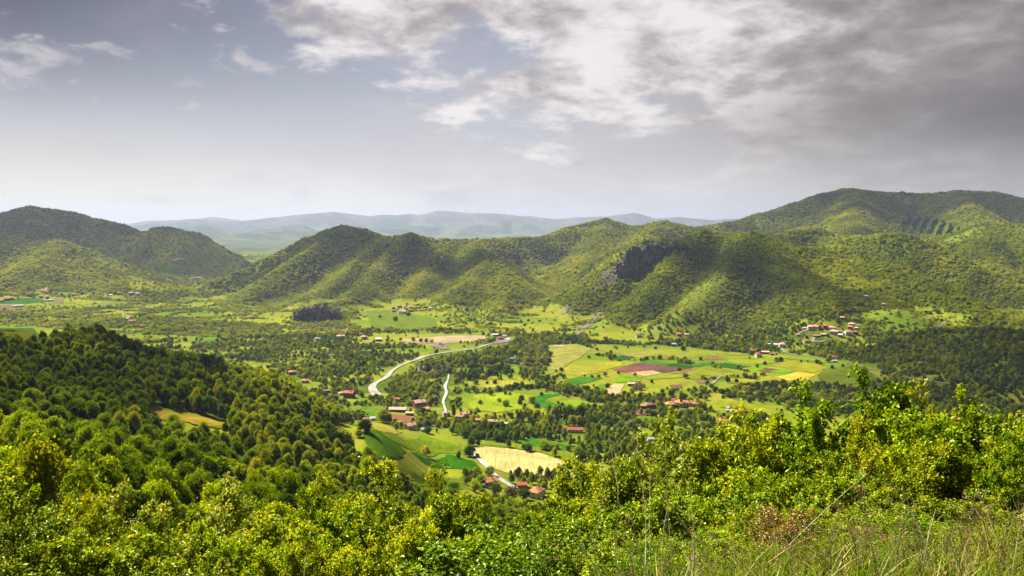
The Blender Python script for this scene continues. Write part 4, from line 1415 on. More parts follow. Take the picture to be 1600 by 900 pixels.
def house(px, py, w, d, h, roof, wall, rz, label, kind='house', style='gable', floors=1, pitch=.55, openings=True, group=None):
    x, y, z = hit(px, py, 300)
    w, d = w * .88, d * .88
    z = float(min(gz(x + a, y + b) for a in (-w / 2, w / 2) for b in (-d / 2, d / 2))) * .5 + z * .5
    HOUSE_XY.append((x, y, max(w, d) * .5 + 2.0))
    az = math.atan2(x, y)
    t = empty(kind, (x, y, z), -az + math.radians(rz))
    tag(t, label, 'shed' if kind in ('shed', 'barn') else 'greenhouse' if kind == 'greenhouse' else 'tent' if kind == 'tent' else 'house', group)
    hw, hd = w / 2, d / 2
    rh = hd * pitch
    mb = MB()
    e = .0
    # walls with gable ends, closed solid sunk a little into the slope
    if style == 'gable':
        mb.poly([(-hw, -hd, -2), (hw, -hd, -2), (hw, hd, -2), (-hw, hd, -2), (-hw, -hd, h), (hw, -hd, h), (hw, hd, h), (-hw, hd, h), (-hw, 0, h + rh), (hw, 0, h + rh)],
                [(0, 3, 2, 1), (0, 1, 5, 4), (2, 3, 7, 6), (1, 2, 6, 9, 5), (3, 0, 4, 8, 7), (4, 5, 9, 8), (6, 7, 8, 9)])
    else:
        mb.box(-hw, hw, -hd, hd, -2, h)
    mb.build('wall', WM[wall], t)
    ov, th = .5, .18
    rb = MB()
    if style == 'gable':
        k = ov * pitch
        for s in (-1, 1):
            a = [(-hw - ov, 0, h + rh + .02), (hw + ov, 0, h + rh + .02), (hw + ov, s * (hd + ov), h - k + .02), (-hw - ov, s * (hd + ov), h - k + .02)]
            b = [(p[0], p[1], p[2] + th) for p in a]
            fs = [(0, 1, 2, 3), (7, 6, 5, 4), (0, 4, 5, 1), (1, 5, 6, 2), (2, 6, 7, 3), (3, 7, 4, 0)]
            if s < 0:
                fs = [f[::-1] for f in fs]
            rb.poly(a + b, [f[::-1] for f in fs])
    elif style == 'hip':
        q = max(0.0, hw - hd)
        k = .1
        rb.poly([(-hw - ov, -hd - ov, h - k), (hw + ov, -hd - ov, h - k), (hw + ov, hd + ov, h - k), (-hw - ov, hd + ov, h - k), (-q, 0, h + rh), (q, 0, h + rh)],
                [(0, 3, 2, 1), (0, 1, 5, 4), (1, 2, 5), (2, 3, 4, 5), (3, 0, 4)])
    elif style == 'lean':
        rb.poly([(-hw - ov, -hd - ov, h + .02), (hw + ov, -hd - ov, h + .02), (hw + ov, hd + ov, h + rh), (-hw - ov, hd + ov, h + rh), (-hw - ov, -hd - ov, h + th), (hw + ov, -hd - ov, h + th), (hw + ov, hd + ov, h + rh + th), (-hw - ov, hd + ov, h + rh + th)],
                [(0, 3, 2, 1), (4, 5, 6, 7), (0, 1, 5, 4), (1, 2, 6, 5), (2, 3, 7, 6), (3, 0, 4, 7)])
    elif style == 'arch':
        n = 8
        vs_, fs = [], []
        for i in range(n + 1):
            a = math.pi * i / n
            for xx in (-hw - .1, hw + .1):
                vs_.append((xx, -math.cos(a) * (hd + .1), h + .02 + math.sin(a) * rh))
        for i in range(n):
            fs.append((2 * i, 2 * i + 1, 2 * i + 3, 2 * i + 2))
        fs += [tuple(2 * i for i in range(n, -1, -1)), tuple(2 * i + 1 for i in range(n + 1)), (0, 2 * n, 2 * n + 1, 1)]
        rb.poly(vs_, fs)
    ro = rb.build('roof', RM[roof], t)
    if kind == 'house' and style in ('gable', 'hip'):
        cb = MB().box(hw * .3, hw * .3 + .7, -.9 - .35, -.9 + .35, h + rh * .4, h + rh + 1.1)
        cb.box(hw * .3 - .1, hw * .3 + .8, -1.35, -.45, h + rh + 1.1, h + rh + 1.25)
        cb.build('chimney', CHIMM, ro)
    if openings:
        nwin = max(2, int(w / 3.0))
        fh = h / floors
        for f in range(floors):
            for i in range(nwin):
                xx = -hw + w * (i + .5) / nwin
                if f == 0 and i == nwin // 2:
                    MB().box(xx - .5, xx + .5, -hd - .06, -hd + .05, .0, min(2.1, fh - .2)).build('door', DOORM, t)
                else:
                    z0 = f * fh + fh * .36
                    MB().box(xx - .55, xx + .55, -hd - .05, -hd + .05, z0, z0 + fh * .42).build('window', WINM, t)
            for s in (-1, 1):
                z0 = f * fh + fh * .36
                MB().box(s * hw - .05, s * hw + .05, -.5, .5, z0, z0 + fh * .42).build('window', WINM, t)
    return t


HS = [
    # nearest houses
    (838, 777, 12, 9, 5.5, 'orange', 'white', 62, 'large orange roofed white house nearest the viewer, behind the shrubs', 'house', 'hip', 2, .7),
    (815, 762, 8, 6, 3.2, 'red', 'brick', 10, 'low brick shed with a red roof just left of the nearest large house', 'shed', 'gable', 1, .5),
    (764, 757, 12, 8, 4, 'orange', 'cream', 28, 'orange roofed house where the village road ends above the shrubs', 'house', 'gable', 1, .6),
    # village below the river
    (546, 621, 13, 9, 6.0, 'red', 'brick', -25, 'square red brick house alone beside the orchard rows', 'house', 'gable', 2, .55),
    (533, 617, 6, 5, 2.8, 'pink', 'cream', 10, 'tiny pale hut left of the square brick house', 'shed', 'hip', 1, .6),
    (622, 643, 20, 8, 3.2, 'pink', 'wood', -12, 'long low brown barn with a pale roof above the ploughed plot', 'barn', 'gable', 1, .5),
    (640, 649, 9, 5, 2.8, 'rust', 'wood', -10, 'small dark shed between the long barn and the grove', 'shed', 'lean', 1, .3),
    (655, 637, 14, 9, 6.5, 'pink', 'brick', 24, 'big two storey brick house with a pale pink roof in the village', 'house', 'gable', 2, .6),
    (667, 642, 7, 6, 3, 'orange', 'pink', -15, 'low orange annex right of the big two storey brick house', 'shed', 'gable', 1, .5),
    (621, 627, 7, 5, 3, 'red', 'brick', -20, 'little red roofed hut by the dark trees behind the long barn', 'shed', 'gable', 1, .6),
    (697, 650, 8, 6, 4, 'pink', 'white', 15, 'white house with a faded roof at the foot of the rapids', 'house', 'gable', 1, .5),
    (718, 655, 9, 7, 3.8, 'orange', 'white', -20, 'white house with a bright orange roof right of the rapids', 'house', 'hip', 1, .6),
    (727, 652, 8, 6, 4.2, 'pink', 'cream', 20, 'cream house behind the orange roofed one right of the rapids', 'house', 'gable', 1, .6),
    (747, 660, 6, 5, 3, 'orange', 'pink', 0, 'small orange hut half hidden in the bushes right of the rapids', 'shed', 'gable', 1, .6),
    (770, 662, 10, 6, 3, 'rust', 'pink', -10, 'low rust roofed farmhouse east of the rapids', 'house', 'gable', 1, .5),
    (789, 665, 7, 4, 2.4, 'grey', 'wood', 5, 'narrow grey sheet roof shed at the end of the village', 'shed', 'lean', 1, .3),
    (641, 670, 11, 7, 4.5, 'pink', 'white', 40, 'white gabled house with a faded roof below the ploughed plot', 'house', 'gable', 1, .6),
    (624, 663, 6, 4.5, 3, 'orange', 'white', 35, 'little white hut with an orange roof left of the white gabled house', 'shed', 'gable', 1, .6),
    (582, 657, 5, 4, 2.8, 'white', 'white', 15, 'tiny white shed in front of the rounded tree', 'shed', 'gable', 1, .6),
    (572, 658, 6, 4, 2.4, 'brown', 'wood', -10, 'brown roofed hut left of the tiny white shed', 'shed', 'lean', 1, .3),
    (661, 674, 4, 4, 2.6, 'grey', 'white', 0, 'little grey roofed outhouse right of the white gabled house', 'shed', 'gable', 1, .5),
    # left wood edge
    (457, 585, 11, 7, 4, 'orange', 'brick', 8, 'orange roofed house among trees above the near wood', 'house', 'hip', 1, .55),
    (430, 585, 8, 6, 3, 'red', 'brick', 5, 'dark red roof left of the orange roofed house above the wood', 'house', 'gable', 1, .5),
    (477, 598, 9, 6, 3.4, 'orange', 'pink', -15, 'small orange roof beside the brown tree above the wood', 'house', 'gable', 1, .5),
    (511, 613, 9, 5, 2.6, 'brown', 'wood', 0, 'low brown shed left of the pale hut', 'shed', 'gable', 1, .4),
    # farm by the river, middle distance
    (532, 528, 15, 8, 4, 'pink', 'white', 5, 'long white farm building left of the pale field', 'house', 'gable', 1, .5),
    (569, 530, 12, 9, 5, 'pink', 'grey', 10, 'greyish house with a pale roof left of the white barn', 'house', 'hip', 1, .6),
    (565, 526, 7, 7, 5, 'red', 'brick', 0, 'small tower like red roofed house behind the greyish one', 'house', 'hip', 1, .8),
    (592, 533, 12, 8, 4, 'white', 'brick', -8, 'red barn with a shining white roof left of the pale field', 'barn', 'gable', 1, .6),
    (496, 532, 9, 6, 4, 'blue', 'white', 0, 'bluish roofed white house among the far riverside trees', 'house', 'gable', 1, .6),
    (674, 535, 7, 5, 4, 'orange', 'white', 12, 'little orange roofed house on the bank above the gravel road', 'house', 'gable', 1, .6),
    (782, 531, 12, 7, 4, 'red', 'grey', 5, 'red roofed workshop at the building site', 'house', 'gable', 1, .5),
    (774, 525, 13, 6, 3, 'white', 'blue', 8, 'long white site container roof behind the red workshop', 'shed', 'lean', 1, .2),
    (789, 528, 8, 6, 4, 'grey', 'white', -15, 'grey roofed site office beside the road bend', 'house', 'gable', 1, .5),
    # hamlet on the left hill
    (626, 490, 14, 9, 6, 'pink', 'white', 18, 'pale pink roofed white house in the middle of the hill hamlet', 'house', 'gable', 2, .6),
    (632, 491, 10, 8, 7, 'pink', 'white', -30, 'tall white gable in front of the hill hamlet', 'house', 'gable', 2, .7),
    (616, 488, 11, 8, 5, 'brown', 'cream', 0, 'brown roofed house at the left end of the hill hamlet', 'house', 'hip', 1, .6),
    (641, 482, 10, 8, 5, 'pink', 'white', 10, 'white house with a pink roof at the upper right of the hill hamlet', 'house', 'gable', 1, .6),
    (624, 481, 12, 8, 6, 'pink', 'cream', 22, 'wide pink roof at the top of the hill hamlet', 'house', 'gable', 1, .6),
    (615, 483, 9, 7, 4, 'red', 'brick', 0, 'dark red roof at the upper left of the hill hamlet', 'house', 'gable', 1, .5),
    (642, 487, 12, 7, 4, 'red', 'brick', -8, 'long red roof at the right of the hill hamlet', 'house', 'gable', 1, .5),
    (636, 476, 8, 7, 5, 'orange', 'white', 0, 'small orange roof highest in the hill hamlet', 'house', 'gable', 1, .6),
    (672, 484, 6, 6, 5, 'white', 'white', 0, 'lone white hut right of the hill hamlet', 'shed', 'gable', 1, .5),
    (690, 404, 8, 6, 5, 'white', 'grey', 0, 'tiny white building high on the left hill', 'shed', 'gable', 1, .5),
    # middle of the plain
    (990, 603, 16, 6, 3.2, 'pink', 'brick', 0, 'long pink roofed barn behind the white farmhouse', 'barn', 'gable', 1, .5),
    (997, 609, 9, 8, 6.5, 'red', 'white', 55, 'tall white farmhouse with a red roof in its orchard', 'house', 'gable', 2, .75),
    (1015, 637, 13, 8, 4, 'brown', 'brick', 30, 'brick house with a brown roof left of the orange cluster', 'house', 'hip', 1, .6),
    (1006, 638, 7, 6, 3, 'brown', 'wood', 0, 'low dark shed left of the brick house with a brown roof', 'shed', 'lean', 1, .3),
    (1048, 636, 12, 9, 4, 'orange', 'brick', 18, 'orange hipped roof at the left of the orange cluster', 'house', 'hip', 1, .65),
    (1061, 635, 12, 9, 5, 'orange', 'blue', -18, 'pale blue walled house with an orange roof', 'house', 'hip', 1, .6),
    (1053, 630, 8, 6, 4, 'orange', 'cream', 40, 'small orange gable behind the pale blue house', 'house', 'gable', 1, .7),
    (1073, 634, 12, 7, 4, 'orange', 'white', 12, 'white house with an orange roof right of the pale blue one', 'house', 'gable', 1, .6),
    (1088, 636, 9, 6, 4, 'brown', 'pink', -10, 'brownish house at the right end of the orange cluster', 'house', 'gable', 1, .5),
    (1128, 661, 12, 6, 3, 'red', 'wood', 0, 'low barn with a red roof right of the orange cluster', 'barn', 'gable', 1, .5),
    (1138, 645, 5, 4, 2.0, 'white', 'white', 0, 'nearer white tent beside the red soil plot', 'tent', 'arch', 1, 1.2),
    (1137, 640, 4, 3, 1.6, 'white', 'white', 0, 'farther small white tent beside the red soil plot', 'tent', 'arch', 1, 1.2),
    (899, 675, 16, 6, 3, 'red', 'white', 0, 'long red roofed barn at the edge of the long reddish plot', 'barn', 'gable', 1, .6),
    (1016, 690, 6, 5, 3, 'grey', 'white', 20, 'small grey roofed hut above the shrubs', 'shed', 'gable', 1, .5),
    (1050, 690, 7, 6, 3.4, 'orange', 'brick', 20, 'little orange roof just above the flowering shrub', 'house', 'gable', 1, .6),
    # eastern farms
    (1185, 558, 10, 8, 5, 'red', 'white', 28, 'white walled farmhouse with a dark red roof at the eastern farm', 'house', 'hip', 1, .7),
    (1196, 553, 13, 6, 3.5, 'pink', 'brick', -5, 'long faded roof right of the white walled farmhouse', 'barn', 'gable', 1, .5),
    (1207, 555, 6, 5, 3, 'brown', 'brick', 0, 'small brown shed at the right end of the eastern farm', 'shed', 'gable', 1, .5),
    (1176, 551, 8, 6, 4, 'red', 'brick', 0, 'red roofed cottage at the left end of the eastern farm', 'house', 'gable', 1, .6),
    (1222, 543, 11, 9, 6, 'pink', 'white', 12, 'pink roofed white house where the village road bends', 'house', 'hip', 2, .7),
    (1212, 541, 6, 5, 3.4, 'white', 'white', 0, 'small white box house left of the road bend', 'shed', 'lean', 1, .3),
    (1202, 540, 5, 4, 3, 'blue', 'white', 0, 'tiny pale blue shed far left of the road bend', 'shed', 'lean', 1, .3),
    (1261, 535, 11, 7, 4, 'red', 'white', 10, 'low white house with a dark red roof below the hairpin', 'house', 'hip', 1, .6),
    (1248, 525, 5, 4, 3, 'red', 'brick', 0, 'bright red hut beside the sandy track', 'shed', 'gable', 1, .6),
    # hillside village
    (1268, 514, 14, 9, 6, 'pink', 'white', 10, 'big white house with a faded roof at the left of the hillside village', 'house', 'gable', 2, .55),
    (1276, 514, 9, 8, 6, 'orange', 'white', -28, 'orange roof joined to the big white hillside house', 'house', 'gable', 1, .7),
    (1257, 514, 6, 5, 3, 'pink', 'cream', 0, 'small pink roof farthest left in the hillside village', 'shed', 'gable', 1, .5),
    (1289, 512, 9, 7, 5, 'orange', 'brick', 20, 'orange brick house in the centre left of the hillside village', 'house', 'gable', 1, .6),
    (1300, 514, 13, 7, 4, 'pink', 'white', 0, 'wide pink roof in the upper centre of the hillside village', 'house', 'hip', 1, .6),
    (1303, 521, 14, 9, 5, 'pink', 'white', -5, 'large pink hipped roof in the lower centre of the hillside village', 'house', 'hip', 1, .6),
    (1310, 520, 9, 6, 4, 'orange', 'cream', 0, 'narrow orange roof right of the large pink hipped one', 'house', 'gable', 1, .5),
    (1286, 524, 9, 5, 3, 'pink', 'brick', 0, 'low pink shed above the looping road', 'shed', 'gable', 1, .5),
    (1275, 526, 9, 5, 3, 'orange', 'brick', 5, 'low orange shed left of the looping road', 'shed', 'gable', 1, .4),
    (1313, 526, 7, 6, 4, 'white', 'grey', 0, 'white roofed shed above the vineyard rows', 'shed', 'gable', 1, .5),
    (1324, 522, 11, 9, 5, 'pink', 'white', 30, 'pale gabled house at the right of the hillside village', 'house', 'gable', 1, .7),
    (1331, 509, 12, 8, 5, 'pink', 'white', 5, 'pink roofed white house highest in the hillside village', 'house', 'hip', 1, .6),
    (1328, 513, 8, 7, 4, 'orange', 'brick', 0, 'orange roof under the highest white house', 'house', 'gable', 1, .6),
    (1337, 522, 9, 8, 5, 'brown', 'brick', 0, 'brown hipped roof at the right end of the hillside village', 'house', 'hip', 1, .7),
    (1338, 515, 6, 5, 4, 'pink', 'cream', 0, 'small pink roof above the brown hipped one', 'shed', 'gable', 1, .5),
    (1341, 510, 5, 4, 3, 'orange', 'white', 0, 'tiny orange roof at the upper right of the hillside village', 'shed', 'gable', 1, .5),
    (1316, 498, 8, 6, 4, 'pink', 'brick', 0, 'lone pink roof in the trees above the hillside village', 'house', 'gable', 1, .5),
    (1302, 560, 7, 6, 3, 'red', 'white', 0, 'small white house with a red roof beside the wide meadow', 'house', 'hip', 1, .7),
    (1304, 566, 7, 4, 2.6, 'grey', 'white', 5, 'flat grey shed in front of the small white house', 'shed', 'lean', 1, .2),
    (1354, 465, 7, 5, 4, 'pink', 'brick', 0, 'tiny pink roof on the wooded slope below the ridge', 'house', 'gable', 1, .5),
    (1381, 478, 7, 5, 4, 'orange', 'brick', 0, 'tiny orange roof on the slope right of the pink one', 'house', 'gable', 1, .5),
    # foot of the bright streaked hill
    (998, 527, 10, 7, 5, 'brown', 'white', 10, 'brown roofed house at the foot of the bright spur', 'house', 'gable', 1, .6),
    (946, 529, 9, 6, 4, 'orange', 'cream', 0, 'orange roofed house at the mouth of the gorge', 'house', 'gable', 1, .5),
    (1062, 525, 8, 6, 5, 'orange', 'brick', 0, 'left one of two small roofs under the wooded slope', 'house', 'gable', 1, .6),
    (1073, 525, 8, 6, 4, 'pink', 'white', 0, 'right one of two small roofs under the wooded slope', 'house', 'gable', 1, .5),
    (1053, 541, 8, 6, 4, 'grey', 'wood', 0, 'dark barn at the top of the plain', 'barn', 'gable', 1, .5),
    # right spur
    (1504, 660, 10, 8, 3.6, 'orange', 'white', 12, 'orange roofed house just above the right hand shrubs', 'house', 'hip', 1, .65),
    (1487, 659, 6, 5, 3, 'brown', 'brick', 0, 'brown shed left of the orange house above the shrubs', 'shed', 'lean', 1, .3),
    (1584, 671, 7, 5, 3, 'brown', 'wood', 10, 'dark wooden hut beside the path on the right spur', 'shed', 'gable', 1, .5),
    # far west
    (74, 468, 10, 12, 9, 'orange', 'pink', 0, 'tall pink house beside the white greenhouse', 'house', 'hip', 2, .5),
    (76, 471, 22, 8, 3, 'white', 'white', 8, 'white greenhouse below the tall pink house', 'greenhouse', 'arch', 1, .6),
    (28, 480, 26, 9, 3, 'white', 'white', 10, 'long white greenhouse on the dull brown plot', 'greenhouse', 'arch', 1, .6),
    (64, 465, 10, 8, 5, 'orange', 'pink', 0, 'small orange roof left of the tall pink house', 'house', 'gable', 1, .5),
    (17, 468, 14, 10, 6, 'orange', 'cream', 0, 'pale orange roof at the right end of the far western village', 'house', 'gable', 1, .5),
    (10, 469, 14, 9, 5, 'brown', 'brick', 0, 'brown roof in the middle of the far western village', 'house', 'gable', 1, .5),
    (1, 472, 14, 9, 5, 'orange', 'cream', 0, 'orange roof cut by the western edge of the far village', 'house', 'gable', 1, .5),
    (186, 460, 10, 8, 5, 'orange', 'brick', 0, 'lone orange roof in the far plain beyond the spur', 'house', 'gable', 1, .6),
    (205, 460, 12, 9, 5, 'pink', 'brick', 0, 'far pink roof under the low wooded knoll', 'house', 'gable', 1, .6),
    (215, 461, 9, 7, 5, 'white', 'white', 0, 'far white house right of the pink roof', 'house', 'gable', 1, .6),
    (115, 462, 9, 7, 5, 'pink', 'brick', 0, 'far pink roof in a dark hedge of the western plain', 'house', 'gable', 1, .6),
    (173, 462, 9, 6, 3, 'white', 'white', 0, 'small white hut in the far meadows', 'shed', 'lean', 1, .3),
    (206, 505, 14, 9, 5, 'orange', 'white', 12, 'orange roofed white house just beyond the wooded spur', 'house', 'gable', 2, .6),
    (223, 512, 10, 7, 4, 'red', 'cream', 0, 'red roofed house right of the orange one beyond the spur', 'house', 'gable', 1, .6),
    (393, 498, 11, 8, 5, 'orange', 'white', 0, 'small orange roofed house at the foot of the left hill', 'house', 'gable', 1, .6),
    (272, 409, 26, 14, 9, 'pink', 'white', 0, 'first pale block of the distant hillside village', 'house', 'gable', 2, .6),
    (279, 407, 24, 14, 9, 'pink', 'cream', 10, 'second pink block of the distant hillside village', 'house', 'gable', 2, .6),
    (285, 408, 22, 12, 8, 'orange', 'white', 0, 'third orange block of the distant hillside village', 'house', 'gable', 2, .6),
    (302, 437, 16, 10, 6, 'orange', 'white', 0, 'orange roofed house behind the low knoll', 'house', 'gable', 1, .6),
    (311, 436, 16, 10, 6, 'pink', 'white', 0, 'pink roofed house behind the low knoll, right of the orange one', 'house', 'gable', 1, .6),
]
for hrow in HS:
    (px, py, w, d, h, roof, wall, rz, lab, kd, style, fl, pt) = hrow
    house(px, py, w, d, h, roof, wall, rz, lab, kd, style, fl, pt, openings=(kd in ('house', 'barn')),
          group={'house': 'houses of the valley', 'barn': 'barns of the valley', 'shed': 'huts and sheds of the valley'}.get(kd))

# green steel arch bridge over the river
bx, by, bz = hit(802, 568, 300)
br = tag(empty('bridge', (bx, by, bz + 1.2), R(-38)), 'green steel arch bridge half hidden in the riverside trees', 'bridge')
BG = flat_mat('green_steel', (.04, .22, .17), .45, .1)
CONC = flat_mat('concrete', (.45, .44, .41), .9, .1)
HOUSE_XY.append((bx, by, 15))
MB().box(-14, 14, -2.6, 2.6, -.35, 0).build('deck', CONC, br)
for s in (-1, 1):
    a = MB()
    n = 14
    for k in range(n):
        t0, t1 = -1 + 2 * k / n, -1 + 2 * (k + 1) / n
        a.bar((t0 * 13, s * 2.7, 6.5 * (1 - t0 * t0)), (t1 * 13, s * 2.7, 6.5 * (1 - t1 * t1)), .38, 6)
    ar = a.build('arch', BG, br)
    for k in range(1, n, 2):
        t0 = -1 + 2 * k / n
        MB().bar((t0 * 13, s * 2.7, 0), (t0 * 13, s * 2.7, 6.5 * (1 - t0 * t0) - .2), .14, 5).build('hanger', BG, ar)
    MB().box(-14, 14, s * 2.55 - .06, s * 2.55 + .06, .004, 1.0).build('railing', BG, br)
    MB().box(s * 14 - 1, s * 14 + 1, -3, 3, -6, -.36).build('abutment', CONC, br)

# small truck on the lower road
tx, ty, tz = hit(746, 715, 300)
az_t = math.atan2(tx, ty)
tr = tag(empty('truck', (tx, ty, tz + .95), -az_t + R(195)), 'small dark red truck driving on the white road', 'truck')
TR = flat_mat('truck_red', (.22, .045, .03), .4, .06, spec=.5)
TD = flat_mat('truck_dark', (.03, .03, .032), .7, .1)
MB().box(-1.05, 1.05, -2.6, 1.0, .75, .95).build('chassis', TD, tr)
cab = MB().poly([(-1.05, 1.05, .7), (1.05, 1.05, .7), (1.05, 2.7, .7), (-1.05, 2.7, .7), (-1.05, 1.05, 2.5), (1.05, 1.05, 2.5), (1.05, 2.3, 2.5), (-1.05, 2.3, 2.5), (-1.05, 2.7, 1.6), (1.05, 2.7, 1.6)],
                [(0, 3, 2, 1), (4, 5, 6, 7), (0, 1, 5, 4), (1, 2, 9, 6, 5), (3, 0, 4, 7, 8), (2, 3, 8, 9), (8, 7, 6, 9)]).build('cab', TR, tr)
MB().poly([(-.9, 2.66, 1.68), (.9, 2.66, 1.68), (.9, 2.36, 2.4), (-.9, 2.36, 2.4), (-.9, 2.71, 1.70), (.9, 2.71, 1.70), (.9, 2.41, 2.42), (-.9, 2.41, 2.42)],
          [(0, 1, 2, 3), (7, 6, 5, 4), (0, 4, 5, 1), (1, 5, 6, 2), (2, 6, 7, 3), (3, 7, 4, 0)]).build('windscreen', WINM, cab)
lb = MB().box(-1.1, 1.1, -2.7, .95, .96, 1.08)
for a in ((-1.1, -1.02, -2.7, .95), (1.02, 1.1, -2.7, .95), (-1.02, 1.02, -2.7, -2.62), (-1.02, 1.02, .87, .95)):
    lb.box(*a, 1.08, 1.9)
lb.build('load_bed', TR, tr)
for s in (-1, 1):
    for yy in (-1.7, 1.75):
        wh = MB().bar((s * .78, yy, .45), (s * 1.1, yy, .45), .45, 16).build('wheel', TD, tr)
        MB().bar((s * 1.1, yy, .45), (s * 1.13, yy, .45), .2, 10).build('rim', CONC, wh)
HOUSE_XY.append((tx, ty, 5))

# utility poles
POLEM = flat_mat('pole_wood', (.12, .10, .08), .9, .2, 2)
for k, (px, py, h, lab) in enumerate([(753, 716, 8, 'wooden utility pole beside the truck on the white road'),
                                      (774, 731, 8, 'second wooden utility pole, at the corner of the straw field'),
                                      (719, 711, 9, 'tall wooden pole at the end of the dark green plot'),
                                      (1493, 503, 24, 'tall lattice pole on the far right hillside meadow'),
                                      (45, 330, 24, 'thin radio mast on the summit of the western mountain')]):
    x, y, z = hit(px, py, 300)
    if k == 4:
        x, y, z = at(45, 324, 4600)
        z = float(gz(x, y))
    t = tag(empty('utility_pole' if k < 4 else 'radio_mast', (x, y, z)), lab, 'pole' if k < 4 else 'mast', 'poles in the valley' if k < 4 else None)
    r = h / 60 if k < 4 else .3
    MB().bar((0, 0, -1), (0, 0, h), r * (1.0 if k < 3 else 1.5), 7, r * .7).build('pole', POLEM, t)
    if k < 4:
        MB().box(-h * .11, h * .11, -r * .6, r * .6, h * .9, h * .925).build('crossarm', POLEM, t)
    else:
        MB().box(-2.5, 2.5, -.3, .3, h * .8, h * .84).build('antenna', POLEM, t)

